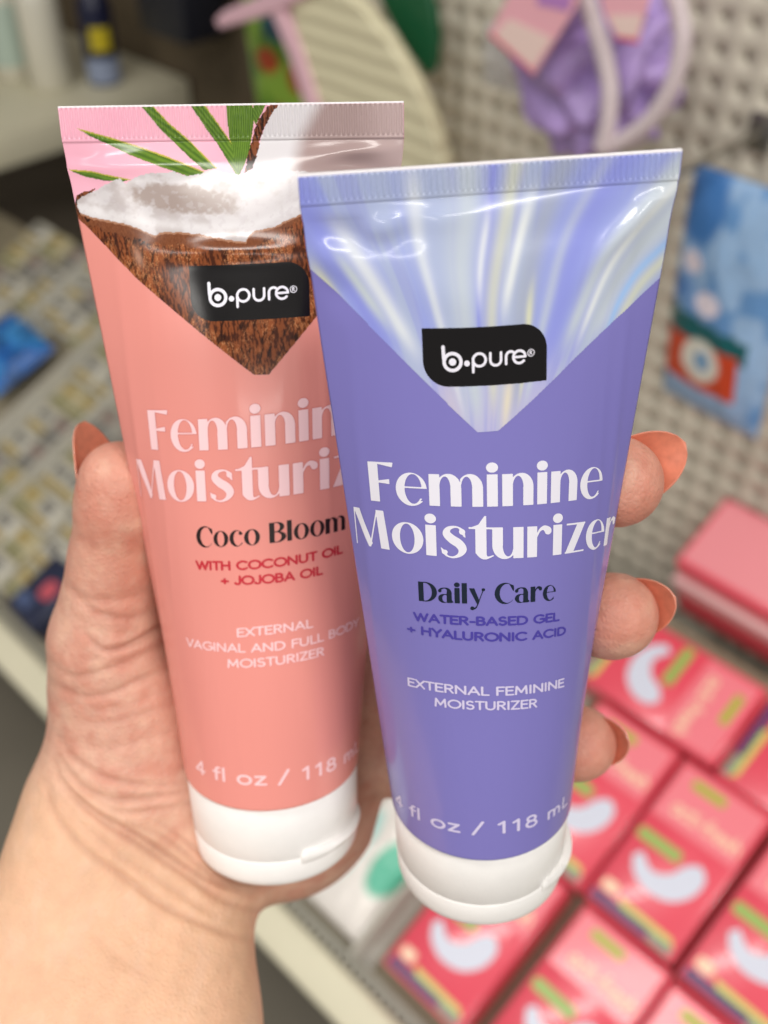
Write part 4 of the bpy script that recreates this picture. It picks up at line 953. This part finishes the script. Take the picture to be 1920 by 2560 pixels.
# ---- goods hanging in front of the pegboard
def plane_frame(u, v, y, yaw=0.0, roll=0.0):
    """origin on the plane y, x along the wall, y up, z out of the wall"""
    p = at_wall(u, v, y); M = Matrix(((1, 0, 0, p[0]), (0, 0, -1, p[1]), (0, 1, 0, p[2]), (0, 0, 0, 1)))
    return M @ Matrix.Rotation(yaw, 4, 'Y') @ Matrix.Rotation(roll, 4, 'Z')
def outline(M, pts, y):
    """wall-plane outline from photograph points, in the frame M"""
    Mi = M.inverted(); out = []
    for u, v in pts: q = Mi @ Vector(at_wall(u, v, y)); out.append((q.x, q.y))
    return out
def thick(name, P, z0, z1, m, parent, bev=0):
    bm = bmesh.new(); f = bm.faces.new([bm.verts.new((x, y, z0)) for x, y in P]); r = bmesh.ops.extrude_face_region(bm, geom=[f])
    for v in r['geom']:
        if isinstance(v, bmesh.types.BMVert): v.co.z = z1
    bmesh.ops.recalc_face_normals(bm, faces=bm.faces[:]); o = bm_obj(name, bm, m, parent, True, 40)
    if bev:
        b = o.modifiers.new('b', 'BEVEL'); b.width = bev; b.segments = 3
    return o
# mesh mitt with a pink binding
m_mesh = mat('beige_mesh', lin(206, 196, 156), .8, .1)
nt = m_mesh.node_tree; bs = nt.nodes['Principled BSDF']; tc = nt.nodes.new('ShaderNodeTexCoord'); ck = nt.nodes.new('ShaderNodeTexChecker'); ck.inputs['Scale'].default_value = 260
ck.inputs[1].default_value = (*lin(230, 224, 194), 1); ck.inputs[2].default_value = (*lin(206, 198, 164), 1); nt.links.new(tc.outputs['Object'], ck.inputs[0]); nt.links.new(ck.outputs[0], bs.inputs['Base Color'])
wv = nt.nodes.new('ShaderNodeTexWave'); wv.bands_direction = 'Y'; wv.inputs['Scale'].default_value = 14; wv.inputs['Distortion'].default_value = 2; nt.links.new(tc.outputs['Object'], wv.inputs[0]); bq_ = nt.nodes.new('ShaderNodeBump'); bq_.inputs['Strength'].default_value = .5; bq_.inputs['Distance'].default_value = .004; nt.links.new(wv.outputs['Fac'], bq_.inputs['Height']); nt.links.new(bq_.outputs[0], bs.inputs['Normal'])
y_m = .86; M = plane_frame(950, 200, y_m); mt = empty('mesh_mitt', M); tag(mt, 'beige woven bath mitt with pink binding, hanging behind the coral tube', 'mitt')
Pm = outline(M, [(745, -40), (880, -40), (935, 10), (1000, 90), (1060, 190), (1105, 290), (1135, 390), (1160, 520), (900, 560), (830, 300)], y_m)
thick('woven_cloth', Pm, 0, .02, m_mesh, mt, .004)
m_pb = mat('pink_binding', lin(228, 186, 198), .6)
thick('side_binding', outline(M, [(716, 22), (745, 10), (790, 110), (830, 240), (860, 330), (830, 340), (798, 250), (760, 130)], y_m), -.002, .025, m_pb, mt, .003)
thick('top_binding', outline(M, [(590, 62), (578, 38), (600, 16), (690, -20), (800, -70), (830, -30), (750, 10), (690, 34)], y_m), -.002, .027, m_pb, mt, .003)
# printed packet behind the mitt
def jungle(U, V):
    c = np.zeros(U.shape + (3,)) + L3(84, 134, 40); c = mixc(c, L3(132, 168, 60), sstep(fbm(U * 2 + 3, V * 3 + 3, 71, 3), .5, .62)); c = mixc(c, L3(24, 76, 96), sstep(-(((U - .3) / .5) ** 2 + ((V - .62) / .22) ** 2), -1.2, -.6))
    c = mixc(c, L3(176, 64, 26), sstep(-(((U + .1) / .4) ** 2 + ((V - .12) / .2) ** 2), -1.3, -.6)); c = mixc(c, L3(150, 66, 34), sstep(-(((U - .1) / .3) ** 2 + ((V + .75) / .2) ** 2), -1.3, -.6)); c = mixc(c, L3(150, 70, 30), sstep(-(((U - .75) / .25) ** 2 + ((V + .1) / .25) ** 2), -1.3, -.6)); return c
y_j = .90; jp = pillow('printed_packet', .115, .16, .03, m_film, None, cols=jungle); jp.matrix_world = plane_frame(700, 165, y_j, 0, .12); tag(jp, 'green printed packet with orange and blue marks, left of the mesh mitt', 'packet')
# dark green card
y_g = .895; M = plane_frame(1040, 60, y_g); gc = thick('green_card', outline(M, [(940, -60), (1075, -60), (1100, 20), (1108, 90), (1100, 165), (1085, 185), (1050, 140), (1000, 60)], y_g), 0, .012, mat('dark_green_card', lin(10, 84, 50), .45), None, .003); gc.matrix_world = M
tag(gc, 'dark green rounded card showing behind the right side of the mesh mitt', 'card')
# lilac bath puff with rope and swing tags
y_l = .83; M = plane_frame(1478, 150, y_l); lf = empty('bath_puff', M); tag(lf, 'lilac bath puff of ruffled netting hanging on the pegboard', 'bath puff')
def puff():
    n, mN = 150, 100; th = np.linspace(0, 2 * np.pi, n, endpoint=False); ph = np.linspace(.02, np.pi - .02, mN); T, Ph = np.meshgrid(th, ph)
    X, Y, Z = np.sin(Ph) * np.cos(T), np.cos(Ph), np.sin(Ph) * np.sin(T)
    a = np.sin(7 * T + 5 * np.sin(3 * Ph) + 3 * fbm(X * 2 + 5, Y * 2 + Z * 2 + 5, 81, 2)); b = np.sin(11 * Ph + 4 * np.sin(2 * T + 1)); rr = 1 + .11 * a * np.sin(Ph) + .09 * b + .22 * (fbm(X * 2.4 + 9, Y * 2.4 + Z + 9, 83, 3) - .5)
    V = np.stack([X * .078 * rr, Y * .082 * rr, Z * .050 * rr], -1); return mesh('netting', V.reshape(-1, 3), grid_faces(n, mN, True), mat('lilac_netting', lin(176, 150, 210), .35, .5, noise=.2, nscale=34, bump=.8, bscale=90, bdist=.004), lf)
puff()
def rope(name, pts, rad, m, parent, M, y):
    Mi = M.inverted(); Q = np.array([(Mi @ Vector(at_wall(u, v, y)))[:] for u, v in pts]); S = spline(Q, 10); n = 12; V = []
    for i, p in enumerate(S):
        d = S[min(i + 1, len(S) - 1)] - S[max(i - 1, 0)]; d /= np.linalg.norm(d) + 1e-9; a = np.cross(d, [0, 0, 1.]); a /= np.linalg.norm(a) + 1e-9; b = np.cross(d, a)
        for k in range(n): t = 2 * math.pi * k / n; V.append(p + rad * (a * math.cos(t) + b * math.sin(t)))
    return mesh(name, np.array(V), grid_faces(n, len(S), True), m, parent)
m_rope = mat('white_cord', lin(214, 200, 204), .7, noise=.1, nscale=300)
rope('hanging_cord', [(1455, -40), (1480, 40), (1508, 130), (1525, 220), (1520, 310), (1505, 370)], .0075, m_rope, lf, M, y_l - .055)
rope('hanging_cord', [(1680, -40), (1700, 40), (1706, 110), (1680, 215), (1625, 300), (1560, 350), (1505, 372)], .0075, m_rope, lf, M, y_l - .05)
m_tag = mat('pink_tag', lin(240, 178, 190), .5); m_tc = mat('cream_print_tag', lin(240, 212, 204), .5); m_lil = mat('lilac_print', lin(186, 130, 196), .5); m_crs = mat('crimson_edge', lin(214, 70, 104), .5)
def swing(pts, inner, dy, lab, bar=None, edge=None):
    y = y_l - dy; Mt = plane_frame(*pts[0], y); e = empty('swing_tag', Mt); tag(e, lab, 'tag')
    thick('card', outline(Mt, pts, y), 0, .0015, m_tag, e); 
    if inner: thick('printed_panel', outline(Mt, inner, y), .0016, .002, m_tc, e)
    if bar: thick('lilac_band', outline(Mt, bar, y), .0016, .0021, m_lil, e)
    if edge: thick('crimson_edge', outline(Mt, edge, y), .0016, .0021, m_crs, e)
swing([(1225, 85), (1300, -60), (1460, -60), (1440, 20), (1338, 185)], [(1240, 85), (1275, 45), (1385, 95), (1336, 168)], .075, 'pink swing tag turned sideways over the left of the bath puff', [(1350, -30), (1440, -30), (1424, 28), (1345, 10)], [(1225, 87), (1338, 186), (1334, 178), (1230, 80)])
swing([(1490, -60), (1640, -60), (1620, 20), (1596, 105), (1545, 95), (1515, 40)], [(1522, 36), (1612, 36), (1594, 92), (1548, 86)], .078, 'pink swing tag between the two white cords of the bath puff', None, [(1540, 96), (1598, 108), (1600, 98), (1543, 90)])
# clear bag left of the puff
cb = pillow('clear_bag', .045, .06, .02, mat('clear_film', lin(200, 198, 196), .15, .6, alpha=.55, bump=.5, bscale=80, bdist=.003), None, wr=.01); cb.matrix_world = plane_frame(1255, 145, y_l + .02); tag(cb, 'small crumpled clear bag at the left side of the bath puff', 'bag')
# blue pouch on the right
def bag(U, V):
    c = np.zeros(U.shape + (3,)) + L3(150, 182, 218); n = fbm(U * 3 + 8, V * 4 + 8, 91, 4); c = mixc(c, L3(100, 146, 198), sstep(n, .5, .64)); c = mixc(c, L3(150, 184, 222), sstep(-n, -.42, -.34)); c = mixc(c, L3(64, 118, 182), sstep(-(((U + .55) / .5) ** 2 + ((V - .75) / .3) ** 2), -1.2, -.5)); c = mixc(c, L3(60, 112, 178), sstep(-U, .1, .7) * sstep(V, -.1, .1) * sstep(-V, -.35, -.1))
    for a, b, ra, rb in ((-.50, .34, .22, .09), (-.05, .07, .25, .10)): c = mixc(c, L3(226, 216, 226), sstep(-(((U - a) / ra) ** 2 + ((V - b) / rb) ** 2), -1.3, -.6))
    c = mixc(c, L3(20, 92, 96), ((V < -.09 - .06 * U) & (V > -.30 - .04 * U) & (U < .75)) * 1.0); m = (V < -.27) & (V > -.70) & (U < .62) & (U > -.90); c = mixc(c, L3(204, 70, 36), m * 1.0); c = mixc(c, L3(222, 220, 208), sstep(-(((U + .05) / .38) ** 2 + ((V + .43) / .19) ** 2), -1.2, -.8)); c = mixc(c, L3(120, 160, 196), sstep(-(((U - .0) / .16) ** 2 + ((V + .42) / .09) ** 2), -1.2, -.7)); return c
y_b = .84; hb = pillow('blue_pouch', .118, .235, .05, m_film, None, n=90, wr=.006, cols=bag); hb.matrix_world = plane_frame(1818, 765, y_b, -.15, .05); tag(hb, 'blue patterned pouch with an orange panel hanging at the right edge', 'pouch')
# peg hooks
m_hook = mat('hook_steel', lin(150, 146, 138), .3, metal=.9)
def hook(u, v, ln, lab):
    p = at_wall(u, v, YW); e = empty('peg_hook', Matrix.Translation(Vector(p))); tag(e, lab, 'hook')
    bm = bmesh.new(); bmesh.ops.create_cone(bm, cap_ends=True, segments=12, radius1=.003, radius2=.003, depth=ln, matrix=Matrix.Translation(Vector((0, -ln / 2, 0))) @ Matrix.Rotation(math.pi / 2, 4, 'X')); bm_obj('prong', bm, m_hook, e, True, 40)
    box('base_plate', (-.012, .012, -.004, -.0005, -.018, .018), m_hook, e, .001)
hook(1905, 330, .20, 'steel peg hook slanting in from the right edge above the blue pouch')
